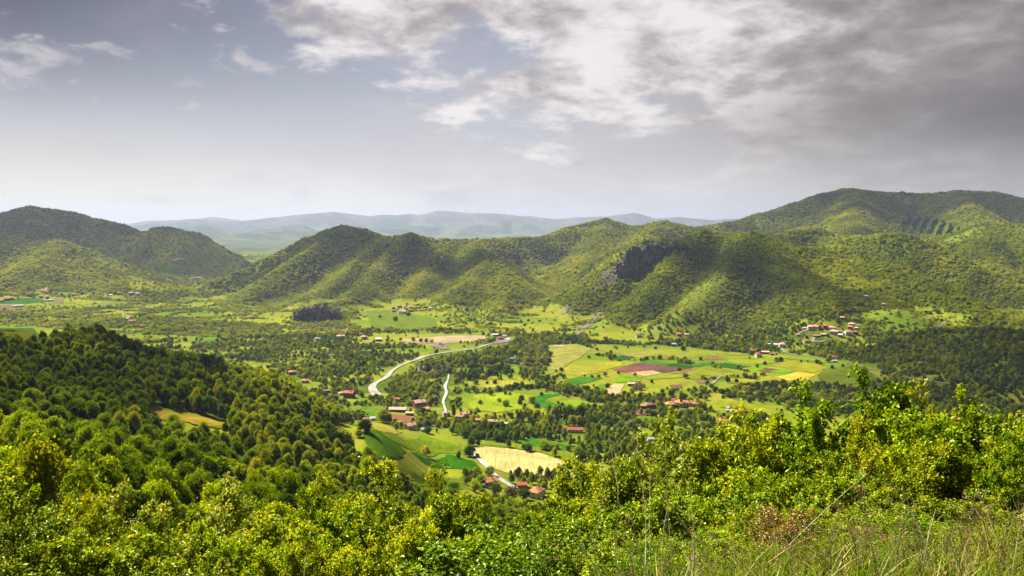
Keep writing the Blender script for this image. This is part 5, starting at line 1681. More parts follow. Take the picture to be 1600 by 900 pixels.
# ------------------------------------------------------------------ single trees of the valley
TREES = [  # photo x, y of the foot, height m, crown, label
    (723, 713, 7.5, 'y', 'lone yellow green tree at the edge of the long green crop strip'),
]
VT = [
    # (px, py, height, kind)
    (665, 712, 9, 'y', 'round yellow green tree casting a shadow at the foot of the long crop strip'),
    (519, 702, 12, 'd', 'left one of two dark rounded trees in the sunny glade'),
    (541, 706, 12, 'd', 'right one of two dark rounded trees in the sunny glade'),
    (571, 675, 9, 'd', 'compact dark tree at the corner of the yellow strip'),
    (560, 683, 5, 'y', 'small bright tree by the top of the long crop strip'),
    (598, 660, 14, 'y', 'broad domed light tree left of the ploughed village plot'),
    (733, 713, 11, 'd', 'slanting dark tree beside the white road and truck'),
    (668, 677, 8, 'd', 'dark round tree right of the white gabled house'),
    (655, 670, 8, 'y', 'light green tree behind the white gabled house'),
    (709, 652, 14, 'p', 'dark narrow tree between the two houses by the rapids'),
    (725, 683, 10, 'y', 'yellowish round tree above the straw field'),
    (744, 685, 9, 'g', 'wide green bush above the straw field'),
    (756, 688, 8, 'f', 'small pointed tree above the straw field'),
    (777, 690, 8, 'd', 'dark bush by the meadow above the straw field'),
    (851, 703, 9.5, 'g', 'round green tree standing alone above the straw field'),
    (862, 702, 6, 'g', 'first of two little round trees right of the lone round tree'),
    (869, 702, 6, 'g', 'second of two little round trees right of the lone round tree'),
    (825, 705, 8, 'd', 'dark bushy tree at the top edge of the straw field'),
    (888, 704, 5, 'd', 'low dark bush right of the little round trees'),
    (908, 719, 9, 'd', 'big dark bush at the right tip of the straw field'),
    (902, 735, 11, 'd', 'tall dark tree at the right end of the straw field'),
    (848, 775, 9, 'f', 'narrow dark cypress touching the large orange roof'),
    (820, 780, 9, 'd', 'dark tree in front of the red roofed shed'),
    (799, 783, 12, 'b', 'broad brownish tree beside the nearest houses'),
    (762, 785, 4, 'g', 'little round bush on the grass below the nearest houses'),
    (773, 788, 3.5, 'd', 'smallest bush on the grass below the nearest houses'),
    (765, 743, 8, 'g', 'leafy tree between the dark green plot and the orange roof'),
    (745, 745, 8, 'g', 'leafy tree left of the orange roof by the white road'),
    (733, 758, 8, 'd', 'dark leafy tree below the dark green plot'),
    (751, 758, 8, 'g', 'green tree in front of the orange roof by the road'),
    (742, 768, 9, 'g', 'green tree at the lower left of the nearest houses'),
    (776, 772, 9, 'd', 'dark tree below the orange roof at the road end'),
    (708, 772, 8, 'g', 'green tree farthest down the slope left of the houses'),
    # plain
    (1070, 591, 8, 'b', 'spreading tree on the hedge below the ploughed plots'),
    (992, 588, 6, 'b', 'thin brownish tree at the sandy plot'), (966, 585, 6, 'b', 'thin tree on the green pasture left of the sandy plot'),
    (946, 588, 7, 'b', 'round brownish tree left of the ploughed group'),
    (967, 564, 5, 'g', 'small tree below the isolated dark green plot'), (954, 563, 6, 'b', 'little bare looking tree left of the dark green plot'),
    (954, 553, 7, 'b', 'brown tree near the winding lane'), (920, 560, 6, 'b', 'reddish tree alone on the pale pasture'),
    (981, 544, 5, 'b', 'small tree on the far edge of the plain'),
    (1024, 546, 6, 'd', 'dark bush at the far edge of the plain'), (1068, 548, 9, 'd', 'dark tree beside the dark barn'),
    (1078, 567, 6, 'd', 'small dark tree on the lane side'), (1095, 563, 6, 'd', 'dark round bush left of the thin brown plot'),
    (1137, 597, 8, 'd', 'round dark tree above the small path'), (1151, 598, 6, 'd', 'smaller dark tree right of the round dark tree'),
    (1112, 606, 6, 'd', 'narrow dark tree at the end of the small path'),
    (1350, 585, 10, 'd', 'big dark tree alone on the wide olive meadow'), (1300, 576, 6, 'd', 'small round tree at the corner of the wide olive meadow'),
    (1252, 566, 4, 'd', 'little dark bush on the roadside hedge'), (1262, 566, 3.5, 'd', 'tiny bush right of the little dark bush on the hedge'),
    (1276, 568, 7, 'd', 'pointed dark tree on the roadside hedge'),
    (949, 606, 7, 'd', 'dark clump at the top of the sandy orange plot'), (958, 619, 5, 'd', 'dark bush right below the sandy orange plot'),
    (975, 617, 6, 'd', 'small tree at the orchard corner'), (1005, 606, 6, 'g', 'orchard tree right of the white farmhouse'), (989, 610, 6, 'y', 'yellow bush left of the white farmhouse'),
    (1035, 614, 6, 'd', 'dark tree at the right corner of the orchard'),
    (1064, 636, 11, 'f', 'dark narrow fir between the orange roofs'), (1032, 630, 10, 'b', 'dark reddish tree behind the orange cluster'),
    (1095, 640, 9, 'y', 'golden green round tree right of the orange cluster'),
    (985, 671, 10, 'w', 'pale silvery tree on its own in the middle wood'), (968, 671, 8, 'w', 'smaller pale silvery tree left of the big one'),
    (832, 630, 9, 'b', 'brown round tree at the bend of the curved crop'), (812, 632, 7, 'd', 'dark tree left of the brown round one'),
    (796, 591, 6, 'd', 'dark tree on the left meadow edge'), (773, 600, 7, 'd', 'pointed dark tree on the tree dotted meadow'),
    (761, 600, 4.5, 'd', 'low dark bush above the hedge line of the dotted meadow'), (778, 590, 7, 'f', 'conical tree in the upper dotted meadow'),
    (741, 612, 9, 'g', 'leafy tree at the left end of the hedge line'), (766, 618, 8, 'b', 'thin leafed tree just below the hedge line'),
    (750, 632, 6, 'b', 'brownish small tree in the lower dotted meadow'), (790, 617, 5, 'b', 'small tree in the middle of the lower dotted meadow'),
    (797, 618, 5, 'b', 'small tree next to the one in the lower dotted meadow'), (780, 628, 5, 'g', 'green bush in the lower dotted meadow'),
    (790, 635, 8, 'g', 'larger green tree at the bottom of the dotted meadow'), (815, 625, 7, 'd', 'dark tree at the right of the dotted meadow'),
    (846, 618, 5, 'd', 'bush at the start of the curved crop'),
    (1447, 490, 7, 'd', 'first of three round trees on the hillside meadow'), (1454, 491, 6, 'd', 'second of three round trees on the hillside meadow'), (1465, 490, 9, 'd', 'third and largest of three round trees on the hillside meadow'),
    (1515, 499, 7, 'd', 'left round tree on the upper right meadow'), (1524, 500, 7, 'd', 'right round tree on the upper right meadow'),
    (1347, 478, 9, 'd', 'solitary dark tree on the wooded slope'),
    (618, 502, 12, 'd', 'big dark tree on the meadow below the hill hamlet'), (638, 494, 10, 'd', 'dark tree right below the hill hamlet'), (594, 497, 8, 'd', 'dark tree left below the hill hamlet'),
    (646, 533, 9, 'y', 'round light tree on the edge above the gravel road'), (657, 534, 7, 'd', 'dark bush right of the round light tree'), (666, 535, 8, 'd', 'dark tree left of the little orange roofed house'),
    (485, 575, 10, 'b', 'brown leafed tree above the left valley wood'),
]
KIND = {'y': YELV, 'd': DARKV, 'g': GREENV, 'b': REDDISH, 'w': WILLOW, 'f': FIR, 'p': POPLAR}
NAME = {'f': 'conifer_tree', 'p': 'poplar_tree'}
rt = random.Random(4)
# drop single trees whose look is covered by another entry
done = set()
for (px, py, h, k, lab) in VT:
    if not lab or lab in done:
        continue
    done.add(lab)
    x, y, z = hit(px, py, 250)
    wd = 1.0 if k in 'fp' else rt.uniform(.9, 1.15)
    h *= .92
    t = tag(empty(NAME.get(k, 'broadleaf_tree'), (x, y, z - .2), rt.uniform(0, 6.28), (h * wd, h * wd, h)), lab, 'tree', 'single trees of the valley')
    c = obj('crown', KIND[k], t)
    obj('trunk', TALLTRUNK if k in 'fp' else TRUNKS[0], t)
    HOUSE_XY.append((x, y, h * .45))

# ------------------------------------------------------------------ woods
# near wood: the trees that show largest are things of their own, the rest one mass
X, Y, Z, sh, rng = scatter(85, 330, 5.4, 11, .88)
pxn, pyn = to_pix(X, Y, Z + 6)
vis = (pxn > -420) & (pxn < 2050) & (pyn < 930)
# the shrubs at the viewer's feet hide what is lower than this line
cl = np.interp(pxn, [-100, 0, 400, 620, 800, 1000, 1200, 1700], [860, 840, 845, 830, 815, 760, 700, 690])
vis &= (pyn < cl)
px_, py_ = to_pix(X, Y, Z + 8.5)
vis &= ~((px_ > 585) & (px_ < 910) & (py_ < np.interp(px_, [585, 620, 740, 910], [712, 742, 768, 798])))
X, Y, Z, sh, pyn = X[vis], Y[vis], Z[vis], sh[vis], pyn[vis]
inside = (pxn[vis] > 0) & (pxn[vis] < 1600)
order = np.argsort(np.hypot(X, Y) + np.where(inside, 0, 1e4))
nind = min(200, len(order))
sizes = 4.2 + 5.0 * rng.random(len(X))
kinds = np.where(rng.random(len(X)) < .07, 3, np.where(rng.random(len(X)) < .12, 4, rng.integers(0, 3, len(X))))
turn = rng.random(len(X)) * 6.28
for i in order[:nind]:
    h = sizes[i]
    near = math.hypot(X[i], Y[i])
    q = ['deep green', 'deep green', 'deep green', 'yellow green', 'dark'][kinds[i]]
    t = tag(empty('broadleaf_tree', (X[i], Y[i], Z[i] - .3), turn[i], (h * .80, h * .80, h * 1.25)), q + ' leafy tree in the dense wood on the near left slope', 'tree', 'trees of the near left wood')
    obj('crown', NEARV[kinds[i]], t)
    obj('trunk', TRUNKS[int(turn[i] * 10) % 3], t)
rest = order[nind:]
P1 = [np.stack([X[rest], Y[rest], Z[rest] - .3], -1)]
S1 = [np.stack([sizes[rest] * .80, sizes[rest] * .80, sizes[rest] * 1.25], -1)]
T1, K1 = [turn[rest]], [kinds[rest]]
X, Y, Z, sh, rng = scatter(330, 760, 5.0, 12, .86)
px_, py_ = to_pix(X, Y, Z + 8)
rr_ = np.hypot(X, Y)
keep = ~((px_ > 585) & (px_ < 910) & (py_ < np.interp(px_, [585, 620, 740, 910], [712, 742, 768, 794])) & (rr_ < 565))
X, Y, Z, sh = X[keep], Y[keep], Z[keep], sh[keep]
px, py = to_pix(X, Y, Z)
s = 3.8 + 4.8 * rng.random(len(X))
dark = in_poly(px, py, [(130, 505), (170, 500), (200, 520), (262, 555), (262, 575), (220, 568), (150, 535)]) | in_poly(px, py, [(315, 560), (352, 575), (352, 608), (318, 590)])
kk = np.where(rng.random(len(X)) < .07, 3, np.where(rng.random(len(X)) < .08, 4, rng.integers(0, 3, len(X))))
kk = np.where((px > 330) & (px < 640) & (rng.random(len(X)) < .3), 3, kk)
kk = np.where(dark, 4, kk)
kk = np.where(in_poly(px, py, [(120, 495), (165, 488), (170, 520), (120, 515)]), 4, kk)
P1.append(np.stack([X, Y, Z - .3], -1)); S1.append(np.stack([s * .80, s * .80, s * np.where(dark, 1.45, 1.22)], -1)); T1.append(rng.random(len(X)) * 6.28); K1.append(kk)
P1, S1, T1, K1 = map(np.concatenate, (P1, S1, T1, K1))
rr1 = np.hypot(P1[:, 0], P1[:, 1])
K1 = np.where(rr1 < 450, K1 + 5, K1)
make_instancer('near_forest', P1, S1, T1, K1, MIDV + NEARV, 'thick broadleaf wood covering the near left slope')
print('near forest', len(P1), 'single', nind)

P2, S2, T2, K2 = [], [], [], []
VALM = VALV + [YELV] + [DARKV, POPLAR, WILLOW, FIR]
X, Y, Z, sh, rng = scatter(760, 1500, 6.0, 13, .80)
px, py = to_pix(X, Y, Z)
u = rng.random(len(X))
s = (3.4 + 4.0 * rng.random(len(X)) ** 1.6)
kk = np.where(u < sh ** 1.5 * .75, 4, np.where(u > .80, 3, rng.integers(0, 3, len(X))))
pop = in_poly(px, py, [(800, 650), (910, 645), (915, 672), (800, 676)]) | in_poly(px, py, [(720, 562), (800, 566), (800, 598), (720, 600)])
kk = np.where(pop & (rng.random(len(X)) < .65), 5, kk)
s = np.where(pop, s * 1.5, s)
wil = in_poly(px, py, [(660, 560), (712, 575), (700, 640), (668, 645), (680, 600)]) | in_poly(px, py, [(820, 535), (930, 545), (900, 570), (820, 585)])
kk = np.where(wil & (rng.random(len(X)) < .45), 6, kk)
s = np.where(wil, s * 1.3, s)
P2.append(np.stack([X, Y, Z - .3], -1)); S2.append(np.stack([s, s, s * (.85 + .3 * rng.random(len(X)))], -1)); T2.append(rng.random(len(X)) * 6.28); K2.append(kk)
P2, S2, T2, K2 = map(np.concatenate, (P2, S2, T2, K2))
make_instancer('valley_trees', P2, S2, T2, K2, VALM, 'hedgerows, copses and riverside trees of the valley')
print('valley', len(P2))

P3, S3, T3, K3 = [], [], [], []
for (a, b, sp, sd, big) in [(1500, 2300, 4.7, 14, 4.9), (2300, 3600, 6.7, 15, 6.6), (3600, 5300, 9.2, 16, 8.2)]:
    X, Y, Z, sh, rng = scatter(a, b, sp, sd, .76)
    px, py = to_pix(X, Y, Z)
    u = rng.random(len(X))
    s = big * (.5 + .9 * rng.random(len(X)) ** 1.7) * (.75 + .6 * fbm(X / 90, Y / 90, 2, 77))
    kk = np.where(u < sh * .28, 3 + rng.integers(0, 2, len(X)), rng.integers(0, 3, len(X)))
    jx, jy = px + rng.normal(size=len(px)) * 5, py + rng.normal(size=len(px)) * 3
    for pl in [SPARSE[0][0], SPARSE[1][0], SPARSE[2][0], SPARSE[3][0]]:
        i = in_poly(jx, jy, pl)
        kk = np.where(i, 6, kk)  # sunlit streaks painted with lighter leaves
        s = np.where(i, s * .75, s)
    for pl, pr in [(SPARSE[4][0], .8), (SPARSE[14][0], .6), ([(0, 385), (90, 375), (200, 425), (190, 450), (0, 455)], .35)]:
        kk = np.where(in_poly(jx, jy, pl) & (rng.random(len(X)) < pr), 6, kk)  # slopes behind lightened by leaf colour, standing in for haze
    rows = in_poly(px, py, [(1400, 362), (1412, 344), (1450, 343), (1480, 348), (1500, 360), (1475, 368), (1410, 366)])
    stripe = (np.floor((px + (py - 355) * .5) / 7.2) % 2) == 0
    kk = np.where(rows & stripe, 5, kk)
    s = np.where(rows & stripe, s * 1.35, np.where(rows, s * .35, s))
    flat = np.where(rows & stripe, 1.3, .8)
    P3.append(np.stack([X, Y, Z - .4], -1)); S3.append(np.stack([s, s, s * flat], -1)); T3.append(rng.random(len(X)) * 6.28); K3.append(kk)
CT = np.concatenate(CLIFF_TOPS)
CT = CT[rng.random(len(CT)) < .30]
CT = CT + np.column_stack([rng.normal(size=(len(CT), 2)) * 3, np.zeros(len(CT)) - .8])
s = 3.5 + 4.5 * rng.random(len(CT))
P3.append(CT); S3.append(np.stack([s, s, s * .8], -1)); T3.append(rng.random(len(CT)) * 6.28); K3.append(rng.integers(0, 5, len(CT)))
P3, S3, T3, K3 = map(np.concatenate, (P3, S3, T3, K3))
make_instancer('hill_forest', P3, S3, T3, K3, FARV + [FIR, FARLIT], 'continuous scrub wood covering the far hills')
print('hills', len(P3))

# ------------------------------------------------------------------ shrubs at the viewer's feet
SHL = leaf_mat('leaf_shrub', (.035, .09, .002), (.17, .27, .003), (.56, .60, .014), .32, .05, .5, True, .42)  # darkest green lowered to paint shade inside the shrubs
SHY = leaf_mat('leaf_shrub_yellow', (.08, .12, .003), (.26, .32, .004), (.56, .56, .014), .32, .05, .5, True, .42)
SHD = leaf_mat('leaf_shrub_deep', (.025, .085, .002), (.13, .25, .003), (.42, .55, .008), .32, .05, .5, True, .40)
SHB = leaf_mat('leaf_shrub_blossom', (.06, .13, .004), (.19, .27, .008), (.48, .52, .10), .32, .05, .5, True, .45)
RUST = leaf_mat('leaf_rusty', (.12, .06, .01), (.24, .13, .015), (.30, .22, .03), .4, .2, .5, True)
TWIG = flat_mat('twig', (.06, .045, .032), .95, .3, 8)


def tubes(segs, sides=4):
    """segs: list of (p, q, r0, r1) -> one mesh's vertices and quads"""
    A = np.array([s[0] for s in segs]); B = np.array([s[1] for s in segs])
    r0 = np.array([s[2] for s in segs]); r1 = np.array([s[3] for s in segs])
    d = B - A
    L = np.linalg.norm(d, axis=1, keepdims=True) + 1e-9
    d = d / L
    h = np.where(np.abs(d[:, 2:3]) < .9, [[0, 0, 1.0]], [[1.0, 0, 0]])
    u = np.cross(d, h); u /= np.linalg.norm(u, axis=1, keepdims=True)
    w = np.cross(d, u)
    V = []
    for P, r in ((A, r0), (B, r1)):
        for k in range(sides):
            t = 2 * math.pi * k / sides
            V.append(P + (u * math.cos(t) + w * math.sin(t)) * r[:, None])
    V = np.stack(V, 1).reshape(-1, 3)
    n = len(segs)
    b = np.arange(n)[:, None] * 2 * sides
    F_ = [np.concatenate([b + k, b + (k + 1) % sides, b + sides + (k + 1) % sides, b + sides + k], 1) for k in range(sides)]
    return V, np.concatenate(F_)


def shrub_parts(seed, H, W, nstem, leafmat, leaf=.055, dense=1.0, spread=.5, top=1.0, gap=.0, bare=.12):
    """stems, branches and twigs grown step by step, leaves in small fans along the twigs"""
    rng = np.random.default_rng(seed)
    segs, LC, LN, LA, TN = [], [], [], [], []

    def unit(v):
        return v / (np.linalg.norm(v) + 1e-9)

    for s in range(nstem):
        a = s * 2.4 + rng.random()
        lean = spread * (.25 + .9 * rng.random()) * (0 if s == 0 else 1)
        d = unit(np.array([math.cos(a) * lean, math.sin(a) * lean, 1.0]))
        length = H * (1.0 if s == 0 else .62 + .36 * rng.random())
        n = 10
        p = np.array([math.cos(a), math.sin(a), 0]) * .12 * W * (s > 0)
        r = .006 * H * (.6 + .5 * rng.random())
        for k in range(n):
            q = p + d * length / n
            r2 = r * (1 - .85 * (k + 1) / n) + .004
            segs.append((p, q, r * (1 - .85 * k / n) + .004, r2))
            t = (k + 1) / n
            if t > bare + .1:
                nb = 2 if t < .85 else 3
                for _ in range(nb + (rng.random() < .4)):
                    if rng.random() < gap:
                        continue
                    ba = rng.random() * 6.28
                    bl = W * (.40 * (1 - t) ** .7 + .10 + .10 * rng.random()) * (.75 + .4 * rng.random())
                    bd = unit(np.array([math.cos(ba), math.sin(ba), .35 + .6 * rng.random() + .6 * t]))
                    b0 = p + (q - p) * rng.random()
                    m = 4
                    for j in range(m):
                        b1 = b0 + bd * bl / m
                        segs.append((b0, b1, .006 * (1 - j / m) + .0025, .006 * (1 - (j + 1) / m) + .0025))
                        if j > 1 or t > .75:
                            for _k in range(1 if j < m - 1 else 3):
                                td = unit(bd * .6 + rng.normal(size=3) * .55 + np.array([0, 0, .45]))
                                tl = (.16 + .16 * rng.random()) * (W / 3) ** .5
                                e = b1 + td * tl
                                segs.append((b1, e, .003, .0015))
                                nl = int((26 + rng.integers(0, 14)) * dense)
                                f = np.sort(rng.random(nl)) ** .45
                                C = b1 + td * tl * f[:, None] + rng.normal(size=(nl, 3)) * .042
                                LC.append(C)
                                out = rng.normal(size=(nl, 3)) * .7 + td * .3
                                LA.append(out)
                                LN.append(np.array([0, 0, .9]) + rng.normal(size=(nl, 3)) * .55)
                                TN.append(.42 * f + .32 * rng.random() + .30 * rng.random(nl) + .08 * t)  # young yellow tips; inner leaves coloured darker to stand in for shade
                        bd = unit(bd + rng.normal(size=3) * .16 + np.array([0, 0, .10]))
                        b0 = b1
            d = unit(d + rng.normal(size=3) * .07 + np.array([0, 0, .06]))
            p = q
    C, Nn, A, T = map(np.concatenate, (LC, LN, LA, TN))
    n = len(C)
    A /= np.linalg.norm(A, axis=1, keepdims=True) + 1e-9
    Nn -= A * (Nn * A).sum(1, keepdims=True)
    Nn /= np.linalg.norm(Nn, axis=1, keepdims=True) + 1e-9
    B = np.cross(Nn, A)
    s = leaf * 1.25 * (.6 + .7 * rng.random((n, 1)))
    # base, left, tip, right, folded along the midrib, tip drooping
    V = np.stack([C, C + A * s * .5 + B * s * .34 + Nn * s * .12, C + A * s - Nn * s * .18, C + A * s * .5 - B * s * .34 + Nn * s * .12], 1).reshape(-1, 3)
    i = np.arange(n)[:, None] * 4
    T3 = np.concatenate([np.concatenate([i, i + 1, i + 2], 1), np.concatenate([i, i + 2, i + 3], 1)])
    lm = mesh('foliage', V, T3, leafmat, False, {'tone': np.repeat(np.clip(T, 0, 1), 4)})
    tv, tf = tubes(segs, 4)
    sm = mesh('stem', tv, tf, TWIG)
    return lm, sm, float(np.percentile(V[:, 2], 98.6))


SHRUBS = {
    'full': [shrub_parts(700 + k, 3.6, 3.0, 9, m, .060, 1.0, .55) for k, m in enumerate((SHL, SHL, SHD, SHL))],
    'deep': [shrub_parts(720 + k, 4.4, 3.2, 9, SHD, .070, 1.0, .52) for k in range(2)],
    'pale': [shrub_parts(730 + k, 3.4, 3.0, 9, SHB, .055, 1.0, .55) for k in range(2)],
    'thin': [shrub_parts(740 + k, 5.4, 2.2, 4, m, .055, .75, .30, gap=.25, bare=.3) for k, m in enumerate((SHL, SHL))],
    'gold': [shrub_parts(750, 5.6, 2.4, 5, SHY, .050, .8, .34, gap=.25, bare=.15)],
    'goldlow': [shrub_parts(755, 3.6, 3.0, 9, SHY, .052, .9, .55)],
    'low': [shrub_parts(760 + k, 1.5, 2.0, 7, m, .040, .8, .8, gap=.2) for k, m in enumerate((SHL, SHD))],
    'rust': [shrub_parts(770, 1.3, 1.3, 8, RUST, .035, .8, .6)],
}
# photo x of the middle, photo y of the top, distance, kind, variant, width factor, label
FG = [
    (40, 745, 17, 'thin', 0, 1.1, 'sparse tall shrub with open blossoming top at the left edge'),
    (92, 705, 19, 'thin', 1, 1.0, 'leaning thin topped shrub rising above its neighbours near the left edge'),
    (-40, 760, 15, 'full', 1, 1.2, 'shrub cut by the left edge of the view'),
    (25, 800, 13, 'pale', 1, 1.1, 'pale flowering shrub low in the left corner'),
    (120, 795, 15, 'goldlow', 0, 1.0, 'yellowish shrub low on the left, under the leaning thin one'),
    (178, 778, 19, 'pale', 0, 1.0, 'pale tipped shrub between the left corner and the dark gully'),
    (235, 820, 16, 'full', 0, 1.0, 'bushy light green shrub below the dark gully in the wood'),
    (300, 815, 19, 'full', 3, 1.1, 'broad light green shrub right of the dark gully'),
    (350, 782, 18, 'pale', 1, 1.1, 'whitish tipped shrub left of the middle row'),
    (420, 805, 17, 'full', 1, 1.1, 'dense shrub standing before the near wood edge'),
    (480, 775, 20, 'full', 0, 1.0, 'rounded shrub between the whitish one and the slim dark one'),
    (545, 735, 19, 'thin', 1, .9, 'slim dark upright shrub left of the tallest small tree'),
    (530, 800, 16, 'deep', 0, 1.0, 'dark shaded shrub under the slim upright one'),
    (590, 790, 18, 'full', 3, 1.0, 'light shrub at the foot of the tallest small tree'),
    (636, 706, 21, 'thin', 0, 1.25, 'tallest small tree of the row, see through against the green fields'),
    (662, 735, 23, 'thin', 1, .9, 'thin side tree leaning beside the tallest one'),
    (700, 800, 18, 'full', 1, 1.1, 'wide shrub right of the tallest small tree'),
    (752, 818, 19, 'full', 0, 1.0, 'shrub with arching tips left of the nearest houses'),
    (800, 838, 14, 'pale', 0, 1.1, 'silvery leafed shrub under the nearest houses'),
    (850, 840, 13, 'full', 2, 1.0, 'mid green shrub under the large orange roof'),
    (872, 812, 18, 'full', 3, 1.0, 'light shrub touching the large orange roof from below'),
    (948, 742, 19, 'goldlow', 0, 1.1, 'reddish tipped shrub right of the straw field'),
    (912, 806, 14, 'full', 2, 1.1, 'dark hearted shrub behind the dry stalks'),
    (992, 742, 17, 'full', 1, 1.1, 'shrub left of the blossoming spire'),
    (1035, 664, 18, 'pale', 0, .85, 'blossoming spire standing up before the middle wood'),
    (1075, 710, 16, 'pale', 1, 1.2, 'white tipped blossoming shrub right of the spire'),
    (1010, 760, 12, 'deep', 1, 1.0, 'dark inner shrub behind the tallest dry stalks'),
    (1130, 697, 16, 'full', 0, 1.1, 'dense yellow green shrub in the middle of the right group'),
    (1120, 770, 12, 'full', 2, 1.0, 'shaded shrub behind the grass in the right group'),
    (1185, 658, 17, 'full', 3, 1.0, 'upright bright shrub left of the high round one'),
    (1245, 635, 18, 'deep', 0, 1.1, 'high round topped shrub with bright crown left of centre in the right group'),
    (1215, 745, 13, 'full', 1, 1.1, 'lower bright shrub in front of the high round topped one'),
    (1300, 655, 16, 'deep', 1, 1.0, 'deep green shrub between the two highest crowns'),
    (1365, 612, 18, 'deep', 0, 1.05, 'highest deep green shrub, its crown against the dark far slope'),
    (1400, 618, 19, 'deep', 1, .95, 'twin deep green shrub right behind the highest one'),
    (1345, 745, 12, 'deep', 1, 1.0, 'dark shrub with a shadowy hollow in the right group'),
    (1446, 594, 17, 'gold', 0, 1.0, 'tall golden leafed shrub standing above all others'),
    (1450, 690, 15, 'goldlow', 0, 1.1, 'golden shrub around the foot of the tall golden one'),
    (1500, 650, 16, 'full', 2, 1.0, 'light green shrub right of the tall golden one'),
    (1530, 638, 18, 'full', 0, 1.0, 'bushy crown under the orange house on the right'),
    (1560, 680, 15, 'goldlow', 0, 1.0, 'yellow green shrub sloping down to the right edge'),
    (1610, 690, 14, 'deep', 0, 1.0, 'dark green shrub cut by the right edge'),
    (1440, 790, 10.5, 'full', 1, .9, 'leafy shrub low behind the grass on the right'),
    (1550, 790, 11, 'full', 3, .9, 'bright shrub rising out of the tall grass at the right'),
    (1300, 805, 8.5, 'low', 0, 1.1, 'low light green bush growing in the grass, right of centre'),
    (1250, 815, 9, 'low', 1, .9, 'low bush left of the other one in the grass'),
    (1240, 798, 8.5, 'rust', 0, 1.2, 'small rusty brown bush at the edge of the tall grass'),
    (1175, 800, 10.5, 'low', 0, 1.0, 'low leafy bush between the stalks and the rusty bush'),
    (1390, 835, 7.5, 'rust', 0, 1.1, 'reddish brown dried bush amid the tall grass'),
    (1480, 820, 7.6, 'low', 1, 1.1, 'low leafy bush in the grass under the bright shrub at the right'),
    (1570, 838, 6.8, 'low', 0, 1.1, 'low bush at the right edge, deep in the grass'),
    (1410, 800, 9.5, 'low', 1, 1.3, 'low bush behind the reddish dried one'),
    (1350, 850, 6.4, 'low', 1, .9, 'smallest low bush in the nearest grass, left of the dried one'),
    (1200, 850, 7.2, 'low', 0, 1.0, 'low bush near the bottom edge, left of the rusty one'),
    (1110, 835, 8.2, 'low', 1, 1.1, 'low bush just right of the white upright stalk'),
    (1040, 850, 8.6, 'low', 1, 1.2, 'low bush right behind the tallest stalks'),
    (1160, 735, 15, 'deep', 1, 1.0, 'dark green shrub filling the gap left of the bright upright one'),
    (1280, 720, 14, 'full', 0, 1.1, 'sunlit shrub in front of the deep green pair'),
    (1395, 715, 15, 'full', 3, 1.0, 'leafy shrub left of the foot of the tall golden one'),
    (1225, 704, 19, 'full', 2, 1.0, 'shrub behind the high round topped one'),
    (1330, 674, 20, 'full', 1, 1.0, 'shrub half hidden behind the two highest crowns'),
    (1590, 679, 18, 'full', 2, 1.0, 'shrub behind the dark green one at the right edge'),
    (1060, 775, 13, 'full', 3, 1.0, 'bright shrub at the foot of the blossoming ones'),
    (150, 820, 16, 'deep', 0, .9, 'dark leafed shrub between the pale ones on the left'),
    (335, 825, 16, 'deep', 1, .9, 'shadowy shrub in the gap under the whitish tipped one'),
    (880, 850, 9.5, 'low', 1, 1.2, 'low green bush in front of the dark hearted shrub'),
    (960, 845, 9.5, 'low', 0, 1.2, 'low green bush at the foot of the tallest stalks'),
    (800, 860, 10.5, 'low', 1, 1.5, 'low bush at the bottom of the silvery shrub'),
    (700, 835, 14, 'full', 2, 1.0, 'shaded shrub at the bottom centre left'),
    (620, 840, 13, 'full', 1, 1.0, 'leafy shrub at the bottom under the tallest small tree'),
    (470, 850, 13, 'full', 0, 1.0, 'shrub at the bottom edge left of the rusty twig'),
    (380, 850, 14, 'full', 2, 1.0, 'green shrub at the bottom edge under the whitish one'),
    (200, 865, 12, 'full', 3, 1.0, 'light shrub at the bottom edge of the left part'),
    (290, 860, 13, 'pale', 0, 1.0, 'silvery tipped shrub at the bottom edge below the gully'),
    (90, 850, 12, 'full', 0, 1.0, 'dark stemmed shrub at the bottom left'),
    (750, 850, 12, 'pale', 1, 1.0, 'pale leafed shrub at the bottom left of the stalks'),
]
HREF = {'full': 3.6, 'deep': 4.4, 'pale': 3.4, 'thin': 5.4, 'gold': 5.6, 'goldlow': 3.6, 'low': 1.5, 'rust': 1.3}
rs = random.Random(8)
for (px, py, d, kd, var, wf, lab) in FG:
    az, sl_ = ray(px, py)
    x, y, top = d * math.sin(az), d * math.cos(az), EYE + sl_ * d
    z = float(gz(x, y))
    h = (top - z) / 1.02
    lm, sm, htop = SHRUBS[kd][var]
    sc = h / htop
    sxy = max(.5, min(1.5, sc)) * wf * (.78 if d > 12 else .95)
    t = tag(empty('shrub', (x, y, z - .05), rs.uniform(0, 6.28), (sxy, sxy, sc)), lab, 'shrub', 'shrubs on the slope below the viewpoint')
    obj('foliage', lm, t)
    obj('stem', sm, t)

# ------------------------------------------------------------------ grass and dry stalks on the bank
def grass_mat():
    m_ = leaf_mat('grass_blades', (.05, .11, .004), (.15, .24, .006), (.50, .42, .18), .35, .05, .8, True)
    return m_


